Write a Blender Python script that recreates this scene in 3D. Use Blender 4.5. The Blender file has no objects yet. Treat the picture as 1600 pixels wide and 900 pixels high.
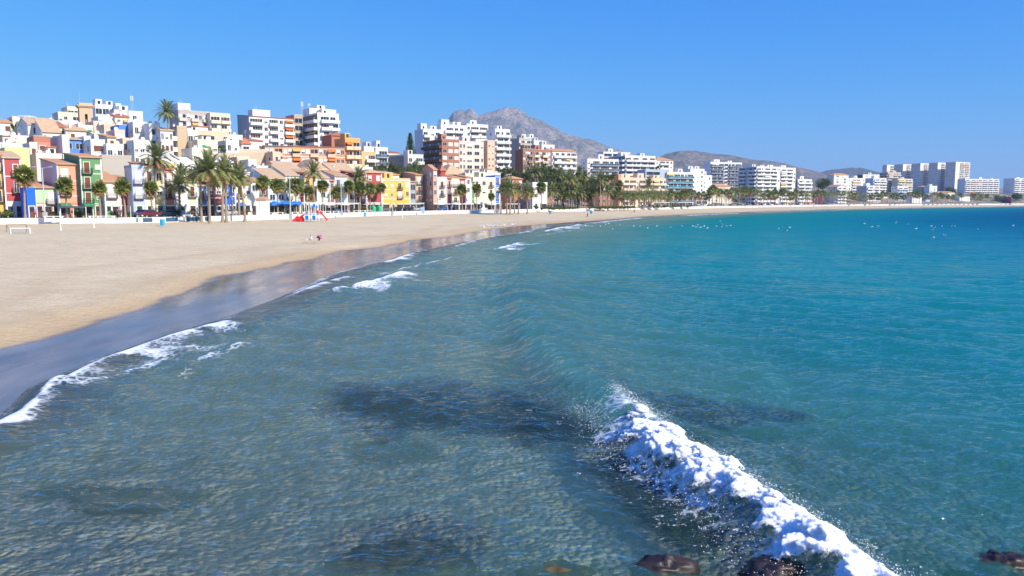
import bpy, bmesh, math, random
import numpy as np
from mathutils import Vector, Matrix, noise as mnoise
C = bpy.context.scene
COL = C.collection
R = math.radians
random.seed(7)
rng = np.random.default_rng(11)

# ---------------------------------------------------------------- camera
F = 1250.0; CAMZ = 6.0; PITCH = math.atan(136/F)
cd = bpy.data.cameras.new('camera'); cam = bpy.data.objects.new('camera', cd); COL.objects.link(cam)
cd.sensor_width = 36; cd.lens = 36*F/1600; cd.clip_start = .1; cd.clip_end = 30000
cam.location = (0, 0, CAMZ); cam.rotation_euler = (math.pi/2-PITCH, 0, 0)
C.camera = cam
def ray(px, py):
    a = (px-800)/F; b = (450-py)/F
    return a, math.cos(PITCH)+b*math.sin(PITCH), -math.sin(PITCH)+b*math.cos(PITCH)
def P(px, py, z=0.0):
    x, y, w = ray(px, py); s = (z-CAMZ)/w
    return (x*s, y*s)
def Zat(py, d):
    x, y, w = ray(800, py); return CAMZ+w*d/y
def Kx(px, py=300):
    x, y, w = ray(px, py); return x/y

# ---------------------------------------------------------------- light
SUN_DIR = Vector((0.74, -0.52, 0.62)).normalized()   # towards the sun
elev = math.asin(SUN_DIR.z)
w = bpy.data.worlds.new('World'); C.world = w; w.use_nodes = True
nt = w.node_tree; nt.nodes.clear()
out = nt.nodes.new('ShaderNodeOutputWorld'); bg = nt.nodes.new('ShaderNodeBackground')
sky = nt.nodes.new('ShaderNodeTexSky'); sky.sky_type = 'NISHITA'; sky.sun_disc = False
sky.sun_elevation = elev; sky.sun_rotation = math.atan2(SUN_DIR.x, SUN_DIR.y)
sky.altitude = 0; sky.air_density = 1.0; sky.dust_density = 0.0; sky.ozone_density = 2.5
# deepen the sky's blue the way the polarised, clear winter air of the photograph shows it
SKY_G = ((1.75, .46), (.80, .655), (.22, 1.06))
sepc = nt.nodes.new('ShaderNodeSeparateColor'); comb = nt.nodes.new('ShaderNodeCombineColor'); nt.links.new(sky.outputs[0], sepc.inputs[0])
for i_, (g_, k_) in enumerate(SKY_G):
    m0 = nt.nodes.new('ShaderNodeMath'); m0.operation = 'MULTIPLY'; m0.inputs[1].default_value = SKYN = .125; nt.links.new(sepc.outputs[i_], m0.inputs[0])
    m1 = nt.nodes.new('ShaderNodeMath'); m1.operation = 'POWER'; m1.inputs[1].default_value = g_; nt.links.new(m0.outputs[0], m1.inputs[0])
    m2 = nt.nodes.new('ShaderNodeMath'); m2.operation = 'MULTIPLY'; m2.inputs[1].default_value = k_/SKYN; nt.links.new(m1.outputs[0], m2.inputs[0])
    nt.links.new(m2.outputs[0], comb.inputs[i_])
nt.links.new(comb.outputs[0], bg.inputs[0]); nt.links.new(bg.outputs[0], out.inputs[0])
bg.inputs[1].default_value = 0.1
sl = bpy.data.lights.new('sun', 'SUN'); so = bpy.data.objects.new('sun', sl); COL.objects.link(so)
sl.energy = 5.0; sl.angle = R(0.5); sl.color = (1, .925, .79)
so.rotation_euler = SUN_DIR.to_track_quat('Z', 'Y').to_euler()
C.view_settings.view_transform = 'Standard'; C.view_settings.look = 'None'; C.view_settings.exposure = 0.3; C.view_settings.gamma = 1
C.view_settings.use_curve_mapping = False
C.render.engine = 'CYCLES'
C.cycles.max_bounces = 6; C.cycles.transparent_max_bounces = 12; C.cycles.volume_bounces = 0
C.cycles.diffuse_bounces = 4; C.cycles.glossy_bounces = 3

# ---------------------------------------------------------------- tagging
def tag(o, label=None, cat=None, group=None, kind=None):
    if label: o['label'] = label
    if cat: o['category'] = cat
    if group: o['group'] = group
    if kind: o['kind'] = kind
    return o
def empty(name, loc, rz=0):
    o = bpy.data.objects.new(name, None); COL.objects.link(o)
    o.location = loc; o.rotation_euler = (0, 0, rz); o.empty_display_size = .5
    return o
def mkobj(name, mesh, parent=None, loc=(0, 0, 0), rz=0, sc=None):
    o = bpy.data.objects.new(name, mesh); COL.objects.link(o)
    if parent: o.parent = parent
    o.location = loc
    if rz: o.rotation_euler = (0, 0, rz)
    if sc: o.scale = sc
    return o
def np_mesh(name, verts, faces, mats=(), matidx=None, smooth=False):
    """verts (n,3), faces (m,4) or (m,3) numpy arrays"""
    me = bpy.data.meshes.new(name)
    verts = np.asarray(verts, dtype=np.float32); faces = np.asarray(faces, dtype=np.int32)
    n, m, k = len(verts), len(faces), faces.shape[1]
    me.vertices.add(n); me.vertices.foreach_set('co', verts.ravel())
    me.loops.add(m*k); me.loops.foreach_set('vertex_index', faces.ravel())
    me.polygons.add(m); me.polygons.foreach_set('loop_start', np.arange(0, m*k, k, dtype=np.int32))
    try: me.polygons.foreach_set('loop_total', np.full(m, k, dtype=np.int32))
    except Exception: pass
    for mt in mats: me.materials.append(mt)
    if matidx is not None: me.polygons.foreach_set('material_index', np.asarray(matidx, dtype=np.int32))
    me.polygons.foreach_set('use_smooth', np.full(m, bool(smooth)))
    me.update(calc_edges=True); me.validate()
    return me
def attr(me, name, vals):
    a = me.attributes.new(name, 'FLOAT', 'POINT'); a.data.foreach_set('value', np.asarray(vals, dtype=np.float32))

class MB:
    """collects boxes, prisms, tubes and loose faces into ONE mesh, with a material slot per call"""
    def __init__(s): s.v = []; s.f = []; s.m = []; s.mats = []
    def slot(s, mat):
        if mat not in s.mats: s.mats.append(mat)
        return s.mats.index(mat)
    def faces(s, vs, fs, mat):
        b = len(s.v); s.v += [tuple(v) for v in vs]; k = s.slot(mat)
        for f in fs: s.f.append(tuple(b+i for i in f)); s.m.append(k)
    def box(s, x0, x1, y0, y1, z0, z1, mat):
        s.faces([(x0,y0,z0),(x1,y0,z0),(x1,y1,z0),(x0,y1,z0),(x0,y0,z1),(x1,y0,z1),(x1,y1,z1),(x0,y1,z1)],
                [(0,3,2,1),(4,5,6,7),(0,1,5,4),(1,2,6,5),(2,3,7,6),(3,0,4,7)], mat)
    def tube(s, p0, p1, r0, r1, mat, n=8):
        p0 = Vector(p0); p1 = Vector(p1); d = (p1-p0).normalized()
        a = d.orthogonal().normalized(); b = d.cross(a)
        vs = []
        for p, r in ((p0, r0), (p1, r1)):
            for i in range(n):
                t = 2*math.pi*i/n; vs.append(p+a*r*math.cos(t)+b*r*math.sin(t))
        fs = [(i, (i+1) % n, n+(i+1) % n, n+i) for i in range(n)]+[tuple(range(n-1, -1, -1)), tuple(range(n, 2*n))]
        s.faces(vs, fs, mat)
    def ball(s, c, r, mat, n=8, m=5, sz=1.0, jit=0):
        vs = [(c[0], c[1], c[2]-r*sz)]
        for j in range(1, m):
            ph = math.pi*j/m
            for i in range(n):
                t = 2*math.pi*i/n; q = r*(1+random.uniform(-jit, jit))
                vs.append((c[0]+q*math.sin(ph)*math.cos(t), c[1]+q*math.sin(ph)*math.sin(t), c[2]-q*sz*math.cos(ph)))
        vs.append((c[0], c[1], c[2]+r*sz)); L = len(vs)-1
        fs = [(0, 1+(i+1) % n, 1+i) for i in range(n)]
        for j in range(m-2):
            for i in range(n): fs.append((1+j*n+i, 1+j*n+(i+1) % n, 1+(j+1)*n+(i+1) % n, 1+(j+1)*n+i))
        fs += [(L, 1+(m-2)*n+i, 1+(m-2)*n+(i+1) % n) for i in range(n)]
        s.faces(vs, fs, mat)
    def mesh(s, name, smooth=False):
        me = bpy.data.meshes.new(name); me.from_pydata(s.v, [], s.f)
        for m in s.mats: me.materials.append(m)
        me.polygons.foreach_set('material_index', s.m)
        if smooth: me.polygons.foreach_set('use_smooth', [True]*len(s.f))
        me.update(); return me
    def build(s, name, parent=None, loc=(0, 0, 0), rz=0, smooth=False):
        return mkobj(name, s.mesh(name, smooth), parent, loc, rz)

# ---------------------------------------------------------------- materials
MATS = {}
def node(nt, t, **kw):
    n = nt.nodes.new(t)
    for k, v in kw.items():
        if k.startswith('i_'):
            key = k[2:]; key = int(key) if key.isdigit() else key
            n.inputs[key].default_value = v
        else: setattr(n, k, v)
    return n
def newmat(name):
    m = bpy.data.materials.new(name); m.use_nodes = True; nt = m.node_tree; nt.nodes.clear()
    return m, nt
def mathn(nt, op, a, b=None, c=None, clamp=False):
    n = nt.nodes.new('ShaderNodeMath'); n.operation = op; n.use_clamp = clamp
    for i, v in enumerate((a, b, c)):
        if v is None: continue
        if isinstance(v, (int, float)): n.inputs[i].default_value = v
        else: nt.links.new(v, n.inputs[i])
    return n.outputs[0]
def mixc(nt, f, a, b):
    n = nt.nodes.new('ShaderNodeMix'); n.data_type = 'RGBA'
    for sock, v in ((n.inputs[0], f), (n.inputs[6], a), (n.inputs[7], b)):
        if isinstance(v, (int, float)): sock.default_value = v
        elif isinstance(v, tuple): sock.default_value = (*v[:3], 1)
        else: nt.links.new(v, sock)
    return n.outputs[2]
def ramp(nt, fac, stops, interp='LINEAR'):
    n = nt.nodes.new('ShaderNodeValToRGB'); n.color_ramp.interpolation = interp
    e = n.color_ramp.elements
    while len(e) < len(stops): e.new(.5)
    for el, (p, c) in zip(e, stops):
        el.position = p; el.color = (*c[:3], 1) if isinstance(c, tuple) else (c, c, c, 1)
    nt.links.new(fac, n.inputs[0]); return n.outputs[0]
def noise_t(nt, vec, scale, detail=3, rough=.55, dist=0):
    n = node(nt, 'ShaderNodeTexNoise', i_Scale=scale, i_Detail=detail, i_Roughness=rough, i_Distortion=dist)
    nt.links.new(vec, n.inputs['Vector']); return n.outputs[0]
def scalev(nt, vec, s, rot=0):
    n = node(nt, 'ShaderNodeMapping'); n.inputs['Scale'].default_value = s; n.inputs['Rotation'].default_value = (0, 0, rot)
    nt.links.new(vec, n.inputs['Vector']); return n.outputs[0]
def paint(col, rough=.8, var=.12, metal=0.0, scale=.5, spec=.3):
    """plain painted or rendered surface: base colour with blotches, streaks and a little grain"""
    key = ('p', tuple(col), rough, var, metal)
    if key in MATS: return MATS[key]
    m, nt = newmat('paint'); geo = node(nt, 'ShaderNodeNewGeometry'); pos = geo.outputs['Position']
    n1 = noise_t(nt, pos, scale, 4); n2 = noise_t(nt, scalev(nt, pos, (2.2, 2.2, .25)), 1.0, 3)
    k = mathn(nt, 'ADD', mathn(nt, 'MULTIPLY', n1, .6), mathn(nt, 'MULTIPLY', n2, .4))
    k = mathn(nt, 'MULTIPLY_ADD', mathn(nt, 'SUBTRACT', k, .5), var*4, .5, True)
    dk = tuple(c*(1-var*1.3) for c in col); lt = tuple(min(1, c*(1+var*.6)) for c in col)
    b = node(nt, 'ShaderNodeBsdfPrincipled', i_Roughness=rough, i_Metallic=metal)
    b.inputs['Specular IOR Level'].default_value = spec
    nt.links.new(mixc(nt, k, dk, lt), b.inputs['Base Color'])
    o = node(nt, 'ShaderNodeOutputMaterial'); nt.links.new(b.outputs[0], o.inputs[0])
    MATS[key] = m; return m

# ---------------------------------------------------------------- coast lines (world metres)
def poly(pts, z): return [P(a, b, z) for a, b in pts]
WL = [(-30, -60), (-22, -10), (-17.5, 8)]+poly([(0,652),(45,608),(150,562),(250,527),(350,498),(430,468),(520,428),(600,408),(650,394),(720,379),(800,365),(860,354),(930,347),(1000,340.5),(1100,335),(1250,329.5),(1400,326),(1600,322.9)], 0)+[(900, 1080), (2500, 1300)]
DL = [(-45, -60), (-32, -10), (-25, 14)]+poly([(0,546),(90,520),(150,499),(235,478),(290,458),(345,430),(390,424),(480,406),(530,392),(600,385),(650,374),(700,370),(760,359),(800,354),(850,350),(930,344.5),(1000,338.5),(1100,333.6),(1250,328.6),(1400,325.2),(1600,322.3)], .22)+[(900, 1090), (2500, 1310)]
BL = [(-420, 60), (-300, 112), (-150, 138), (-91, 143), (-70, 147), (-54, 170), (-40, 236), (8, 306), (52, 366), (112, 468), (275, 692), (640, 1000), (930, 1160), (2500, 1400)]
def densify(pl, step, win):
    out_ = []
    for (ax, ay), (bx, by) in zip(pl[:-1], pl[1:]):
        n = max(1, int(math.hypot(bx-ax, by-ay)/step))
        for i in range(n): out_.append((ax+(bx-ax)*i/n, ay+(by-ay)*i/n))
    out_.append(pl[-1]); a = np.array(out_); k = np.ones(win)/win; h_ = win//2
    a = np.stack([np.convolve(np.pad(a[:, i], h_, 'edge'), k, 'valid') for i in (0, 1)], 1); return [(float(x), float(y)) for x, y in a]
BL = densify(BL, 24, 3)
def sdist(X, Y, pl):
    """signed distance to an open polyline; positive on its left/inland side"""
    X = np.asarray(X, dtype=np.float32); Y = np.asarray(Y, dtype=np.float32)
    best = np.full(X.shape, 1e9, dtype=np.float32); sg = np.ones(X.shape, dtype=np.float32)
    for (ax, ay), (bx, by) in zip(pl[:-1], pl[1:]):
        dx, dy = bx-ax, by-ay; L = dx*dx+dy*dy
        t = np.clip(((X-ax)*dx+(Y-ay)*dy)/L, 0, 1)
        ex = X-(ax+t*dx); ey = Y-(ay+t*dy); d = np.sqrt(ex*ex+ey*ey)
        cr = dx*(Y-ay)-dy*(X-ax)
        m = d < best-1e-4; best = np.where(m, d, best); sg = np.where(m, np.sign(cr), sg)
    return best*sg
def along(X, Y, pl):
    """(signed distance, arc length) to polyline"""
    best = np.full(X.shape, 1e9, dtype=np.float32); sg = np.ones(X.shape, dtype=np.float32); al = np.zeros(X.shape, dtype=np.float32); acc = 0.0
    for (ax, ay), (bx, by) in zip(pl[:-1], pl[1:]):
        dx, dy = bx-ax, by-ay; L = dx*dx+dy*dy; l = math.sqrt(L)
        t = np.clip(((X-ax)*dx+(Y-ay)*dy)/L, 0, 1)
        ex = X-(ax+t*dx); ey = Y-(ay+t*dy); d = np.sqrt(ex*ex+ey*ey)
        cr = dx*(Y-ay)-dy*(X-ax); m = d < best-1e-4
        best = np.where(m, d, best); sg = np.where(m, np.sign(cr), sg); al = np.where(m, acc+t*l, al); acc += l
    return best*sg, al, acc
def smooth(x): x = np.clip(x, 0, 1); return x*x*(3-2*x)
_perm = rng.permutation(4096); _grad = rng.uniform(-1, 1, 4096).astype(np.float32)
def vnoise(x, y, seed=0):
    xi = np.floor(x).astype(np.int64); yi = np.floor(y).astype(np.int64); fx = (x-xi).astype(np.float32); fy = (y-yi).astype(np.float32)
    fx = fx*fx*fx*(fx*(fx*6-15)+10); fy = fy*fy*fy*(fy*(fy*6-15)+10)
    def h(a, b): return _grad[(_perm[(a+seed*131) & 4095]+b*57+seed*17) & 4095]
    return (h(xi, yi)*(1-fx)+h(xi+1, yi)*fx)*(1-fy)+(h(xi, yi+1)*(1-fx)+h(xi+1, yi+1)*fx)*fy
def fbm(x, y, o=4, seed=0, g=.5):
    s = 0; a = 1.0; t = 0
    for i in range(o):
        c, n = math.cos(.6*i), math.sin(.6*i)
        s = s+a*vnoise((x*c-y*n)*2**i+31*i, (x*n+y*c)*2**i+17*i, seed+i); t += a; a *= g
    return s/t
def wedge_tops(x):   # hill height behind the town, higher on the old-town side
    return 17+9*smooth((20-x)/110)
PROM = 2.8
def town_z(X, Y):
    sB = sdist(X, Y, BL)
    h = PROM-.05+(wedge_tops(X)-3)*smooth((sB-24)/95)+22*smooth((sB-150)/700)
    return h
def gz(x, y): return float(town_z(np.array([x]), np.array([y]))[0])

# ---------------------------------------------------------------- ground sheet: seabed + beach + hillside
def fan(a0, a1, nc, rows):
    th = np.linspace(R(a0), R(a1), nc); Rr, T = np.meshgrid(rows, th, indexing='ij')
    X = (Rr*np.sin(T)).astype(np.float32); Y = (Rr*np.cos(T)).astype(np.float32)
    i = np.arange((len(rows)-1)*nc).reshape(-1, nc)[:, :-1].ravel()
    F_ = np.stack([i, i+1, i+nc+1, i+nc], 1)
    return X.ravel(), Y.ravel(), F_
def row_list(r0, r1, k0, k1, k2=1e9):
    r = [r0]
    while r[-1] < r1: r.append(r[-1]+min(max(k0, k1*r[-1]), k2))
    return np.array(r)
X, Y, FF = fan(-78, 78, 640, row_list(3, 12000, .12, .011))
sW = sdist(X, Y, WL); sD = sdist(X, Y, DL); sB = sdist(X, Y, BL)
dep = 1.9*(1-np.exp(np.minimum(sW, 0)*.045))+np.clip(-sW-30, 0, 400)*.02
zb = np.where(sW < 0, -dep, .22*smooth(sW/np.maximum(sW-sD, .5)))
t = np.clip(sD/np.maximum(sD-sB, 1e-3), 0, 1)
dry = .20+.28*smooth(sD/2.6)+1.35*t
zb = np.where(sD > 0, dry+.05*fbm(X*.35, Y*.35, 3, 5)*smooth(sD/5), zb)
zb = zb+np.where(sW < -1, .10*fbm(X*.8, Y*.8, 3, 9)*smooth((-sW-1)/5), 0)
zt = town_z(X, Y)
Z = zb
sDn = sD+.9*fbm(X*.35, Y*.22, 4, 91, .6); wet = smooth((.45-sDn)/.9)*smooth((sW+25)/10)
dsc = np.clip(3.6+3.5*fbm(X*.10, Y*.06, 3, 3), 1.2, 9); damp = np.exp(-(np.clip(sD, 0, 99)/dsc)**1.6)*.85+.6*np.exp(-((sD-9-6*fbm(X*.05, Y*.03, 3, 6))/1.3)**2)*(.5+.5*fbm(X*.4, Y*.4, 3, 8))
# weed patches, dark tone under the breaker, rocky stretches on the sea floor
def blob(px, py, rx, ry, seed, z=-.6):
    cx, cy = P(px, py, z); q = np.sqrt(((X-cx)/rx)**2+((Y-cy)/ry)**2)+.55*fbm(X*.6, Y*.6, 4, seed)
    return smooth((1.15-q)/.5)
weed = np.zeros_like(X)
for b in ((640,622,2.8,2.3,1),(740,640,3.4,2.5,2),(860,655,2.4,2.2,3),(600,700,1.6,1.0,4),(1120,650,2.4,1.3,5),(1060,770,.9,2.4,6),(985,715,.8,2.8,7),(640,850,1.3,1.0,8),(180,782,1.9,.7,9),(700,890,1.6,.8,10),(880,893,1.4,.4,12),(1020,660,.8,3.5,13)):
    weed = np.maximum(weed, blob(*b))
rocky = smooth((15-Y)/5)*(.5+.5*fbm(X*.9, Y*.9, 3, 21))
fr = sB[FF].mean(1); fw = sW[FF].mean(1)

def mat_sand():
    m, nt = newmat('beach_sand'); pos = node(nt, 'ShaderNodeNewGeometry').outputs['Position']
    wetA = node(nt, 'ShaderNodeAttribute', attribute_name='wet').outputs['Fac']; dampA = node(nt, 'ShaderNodeAttribute', attribute_name='damp').outputs['Fac']
    big = noise_t(nt, pos, .06, 5, .6); mid = noise_t(nt, scalev(nt, pos, (.6, 1.6, 1), R(20)), .9, 5, .65); fine = noise_t(nt, pos, 14, 3)
    c = mixc(nt, ramp(nt, big, [(.35, 0.0), (.65, 1.0)]), (.69, .55, .33), (.78, .64, .40))
    c = mixc(nt, ramp(nt, mid, [(.42, .55), (.62, 0.0)]), c, (.56, .44, .26))
    c = mixc(nt, mathn(nt, 'MULTIPLY', fine, .25), c, (.52, .41, .28))
    # tracks and footprints run along the shore
    pv = node(nt, 'ShaderNodeTexVoronoi', i_Scale=1.7); nt.links.new(pos, pv.inputs['Vector'])
    fp = mathn(nt, 'MULTIPLY', ramp(nt, pv.outputs['Distance'], [(.05, 1.0), (.16, 0.0)]), ramp(nt, noise_t(nt, scalev(nt, pos, (.05, .012, 1), R(12)), 3, 3), [(.44, 0.0), (.54, 1.0)]))
    c = mixc(nt, mathn(nt, 'MULTIPLY', fp, .65), c, (.36, .27, .17))
    c = mixc(nt, mathn(nt, 'MULTIPLY', dampA, .85, None, True), c, (.46, .31, .16))
    wc = mixc(nt, ramp(nt, noise_t(nt, scalev(nt, pos, (.5, .12, 1)), 1.2, 5), [(.35, 0.0), (.65, 1.0)]), (.13, .095, .06), (.27, .20, .14))
    c = mixc(nt, wetA, c, wc)
    b = node(nt, 'ShaderNodeBsdfPrincipled')
    nt.links.new(c, b.inputs['Base Color'])
    streak = noise_t(nt, scalev(nt, pos, (.9, .18, 1)), 1.0, 4)
    wr = mathn(nt, 'MULTIPLY_ADD', streak, .25, .03)
    rr = nt.nodes.new('ShaderNodeMix'); nt.links.new(wetA, rr.inputs[0]); rr.inputs[2].default_value = .9; nt.links.new(wr, rr.inputs[3])
    nt.links.new(rr.outputs[0], b.inputs['Roughness']); b.inputs['IOR'].default_value = 1.4
    sp = nt.nodes.new('ShaderNodeMix'); nt.links.new(wetA, sp.inputs[0]); sp.inputs[2].default_value = .15; sp.inputs[3].default_value = .75
    nt.links.new(sp.outputs[0], b.inputs['Specular IOR Level'])
    hgt = mathn(nt, 'ADD', mathn(nt, 'MULTIPLY', mid, .10), mathn(nt, 'SUBTRACT', mathn(nt, 'MULTIPLY', noise_t(nt, pos, 3.0, 4, .6), .09), mathn(nt, 'MULTIPLY', fp, .12)))
    hgt = mathn(nt, 'MULTIPLY', hgt, mathn(nt, 'SUBTRACT', 1.02, wetA))
    bp = node(nt, 'ShaderNodeBump', i_Strength=1.0, i_Distance=1.0); nt.links.new(hgt, bp.inputs['Height']); nt.links.new(bp.outputs[0], b.inputs['Normal'])
    nt.links.new(b.outputs[0], node(nt, 'ShaderNodeOutputMaterial').inputs[0]); return m
def mat_seabed():
    m, nt = newmat('sea_floor'); pos = node(nt, 'ShaderNodeNewGeometry').outputs['Position']
    wd = node(nt, 'ShaderNodeAttribute', attribute_name='weed').outputs['Fac']; rk = node(nt, 'ShaderNodeAttribute', attribute_name='rocky').outputs['Fac']
    v = node(nt, 'ShaderNodeTexVoronoi', i_Scale=6.5); nt.links.new(mixc(nt, .12, pos, node(nt, 'ShaderNodeTexNoise', i_Scale=2).outputs[1]), v.inputs['Vector'])
    n1 = noise_t(nt, pos, 1.3, 6, .65); n2 = noise_t(nt, pos, 6, 4, .6)
    c = mixc(nt, n1, (.40, .36, .27), (.52, .47, .37))
    st = mixc(nt, v.outputs['Color'], (.24, .205, .135), (.50, .45, .32))
    c = mixc(nt, mathn(nt, 'MULTIPLY', ramp(nt, n2, [(.35, 0.0), (.65, 1.0)]), mathn(nt, 'MULTIPLY_ADD', rk, .45, .08)), c, st)
    c = mixc(nt, mathn(nt, 'MULTIPLY', wd, .95), c, mixc(nt, n2, (.012, .018, .014), (.035, .03, .018)))
    b = node(nt, 'ShaderNodeBsdfPrincipled', i_Roughness=.9); nt.links.new(c, b.inputs['Base Color']); b.inputs['Specular IOR Level'].default_value = 0
    bp = node(nt, 'ShaderNodeBump', i_Strength=.9, i_Distance=.25); nt.links.new(mathn(nt, 'ADD', mathn(nt, 'MULTIPLY', v.outputs['Distance'], -.9), mathn(nt, 'MULTIPLY', n2, .6)), bp.inputs['Height']); nt.links.new(bp.outputs[0], b.inputs['Normal'])
    nt.links.new(b.outputs[0], node(nt, 'ShaderNodeOutputMaterial').inputs[0]); return m
def mat_hill():
    m, nt = newmat('dry_hillside'); pos = node(nt, 'ShaderNodeNewGeometry').outputs['Position']
    n1 = noise_t(nt, pos, .05, 6, .65); n2 = noise_t(nt, pos, .5, 5, .6)
    c = mixc(nt, n2, (.30, .22, .14), (.46, .36, .24)); c = mixc(nt, ramp(nt, n1, [(.5, 0.0), (.58, 1.0)]), c, (.06, .075, .03))
    b = node(nt, 'ShaderNodeBsdfPrincipled', i_Roughness=.95); nt.links.new(c, b.inputs['Base Color'])
    bp = node(nt, 'ShaderNodeBump', i_Strength=1, i_Distance=1.5); nt.links.new(n2, bp.inputs['Height']); nt.links.new(bp.outputs[0], b.inputs['Normal'])
    nt.links.new(b.outputs[0], node(nt, 'ShaderNodeOutputMaterial').inputs[0]); return m
V = np.stack([X, Y, Z], 1); VH = np.stack([X, Y, zt], 1)
def sub_mesh(name, mask, mat, attrs, smooth_=True):
    f = FF[mask]; u, inv = np.unique(f, return_inverse=True)
    me = np_mesh(name, (VH if name == 'hillside' else V)[u], inv.reshape(f.shape), [mat], smooth=smooth_)
    for k, a in attrs.items(): attr(me, k, a[u])
    o = mkobj(name, me); tag(o, kind='structure'); return o
sub_mesh('beach', (fr <= 1.0) & (fw > -2.5), mat_sand(), dict(wet=wet, damp=damp))
sub_mesh('seabed', (fr <= 1.0) & (fw <= -2.5), mat_seabed(), dict(weed=weed, rocky=rocky))
sub_mesh('hillside', (fr > 1.0), mat_hill(), {})

# ---------------------------------------------------------------- the sea surface
X, Y, FF = fan(-56, 56, 1150, row_list(6.2, 9000, .045, .0045, 60))
sW = sdist(X, Y, WL); rr_ = np.sqrt(X*X+Y*Y); off = -sW
near = 1/(1+(rr_/60)**2)
# wave crests; shoreward is the LEFT side of each line (positive distance)
CREST = [P(1480,960,.5), P(1400,915,.5), P(1320,855,.5), P(1250,808,.5), P(1150,742,.5), P(1060,690,.5), P(990,633,.5), P(925,588,.45), P(860,538,.4), P(820,480,.35), P(808,430,.3), P(825,395,.2), P(870,368,.2)]
sC, aC, LC = along(X, Y, CREST)
endf = smooth(aC/1.0)*smooth((LC-aC)/40)
# steep face on the left, long back on the right
face = np.exp(-(np.clip(sC, 0, 99)/(.60+.55*smooth((aC-9)/9)+aC*.012))**2); back = np.exp(-(np.clip(-sC, 0, 99)/(1.7+aC*.04))**1.6)
amp = (.52-.14*smooth((aC-12)/70))*endf
wob = 1+.12*fbm(X*.5, Y*.5, 3, 41)
H = amp*wob*np.where(sC > 0, face, back)-amp*.35*np.exp(-((sC-1.55)/.8)**2)
H = H+amp*.10*np.exp(-((sC-4.2)/1.3)**2)*fbm(X*.7, Y*.2, 2, 8)
foam = np.zeros_like(X)
def shore_wave(pts, a, fw, bw, shoreward_left=True, f_in=1.6, f_out=.5, den=1.0, taper=3.0):
    """a small breaker; its foam trails f_out metres seaward of the line"""
    global H, foam
    pl = [P(u, v, .1) for u, v in pts]
    s, al, L = along(X, Y, pl); e = smooth(al/taper)*smooth((L-al)/taper)
    H = H+a*e*np.where(s > 0, np.exp(-(np.clip(s, 0, 99)/fw)**2), np.exp(-(np.clip(-s, 0, 99)/bw)**1.5))
    nz = fbm(X*.5, Y*.5, 3, 17)
    fo = e*np.where(s > 0, np.exp(-(np.clip(s, 0, 99)/f_out)**2), np.exp(-(np.clip(-s, 0, 99)/(f_in*1.25*(1+.9*nz)))**2))*(.76+.55*fbm(X*.9, Y*.9, 3, 18))*min(1, den*1.12)+e*.42*den*np.exp(-((s-.05)/(.10+.003*rr_))**2)
    foam = np.maximum(foam, fo)
shore_wave([(-40,700),(0,668),(45,640),(75,612),(110,590)], .20, .45, .9, f_in=.55, f_out=.3, den=.85, taper=1.0)
shore_wave([(62,618),(100,596),(150,566),(250,531),(330,508),(378,500)], .17, .5, 1.1, f_in=3.0, f_out=.35, den=.84, taper=1.2)
shore_wave([(170,600),(260,575),(340,552),(425,527),(450,520)], .06, .4, .8, f_in=.7, f_out=.5, den=.62, taper=3)
shore_wave([(500,463),(540,452),(580,442),(625,430),(660,424)], .28, .5, 1.3, f_in=2.6, f_out=.4, den=.9, taper=4)
shore_wave([(590,412),(615,407),(650,393),(670,388)], .18, .5, 1.5, f_in=1.2, f_out=.5, den=.85, taper=3)
shore_wave([(510,428),(560,413),(600,409)], .1, .5, 1.5, f_in=.8, f_out=.5, den=.6, taper=3)
shore_wave([(768,393),(795,385),(818,380)], .22, .6, 2, f_in=3.0, f_out=.6, den=.95, taper=3)
shore_wave([(700,388),(750,374),(810,364)], .12, .6, 2, f_in=1.5, f_out=.5, den=.6, taper=6)
shore_wave([(850,363),(872,357),(896,354),(905,351)], .3, .6, 2.5, f_in=4.0, f_out=.8, den=1.0, taper=4)
shore_wave([(905,350),(935,347.5),(985,342),(1010,340)], .12, .8, 2, f_in=3.5, f_out=1.5, den=.75, taper=8)
shore_wave([(1060,337.5),(1100,335.5),(1160,333)], .12, .8, 2, f_in=3.5, f_out=1.5, den=.8, taper=10)
shore_wave([(1180,332.4),(1250,330),(1330,328)], .1, .8, 2, f_in=4.5, f_out=1.5, den=.6, taper=10)
shore_wave([(90,620),(170,592),(250,566),(330,540)], .07, .4, .9, f_in=1.0, f_out=.5, den=.62, taper=3)
shore_wave([(430,470),(500,443),(560,427)], .10, .5, 1.3, f_in=1.0, f_out=.4, den=.66, taper=3)
shore_wave([(560,438),(640,418),(700,405),(745,398)], .16, .6, 2.0, f_in=1.1, f_out=.4, den=.58, taper=5)
shore_wave([(690,382),(750,371),(800,366),(840,359)], .10, .6, 2.0, f_in=1.6, f_out=.5, den=.66, taper=6)
shore_wave([(820,372),(870,364),(930,357)], .16, .8, 2.5, f_in=1.2, f_out=.5, den=.5, taper=6)
shore_wave([(660,422),(720,404),(775,391)], .22, .7, 2.5, f_in=.1, f_out=.1, den=.2, taper=6)
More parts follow.
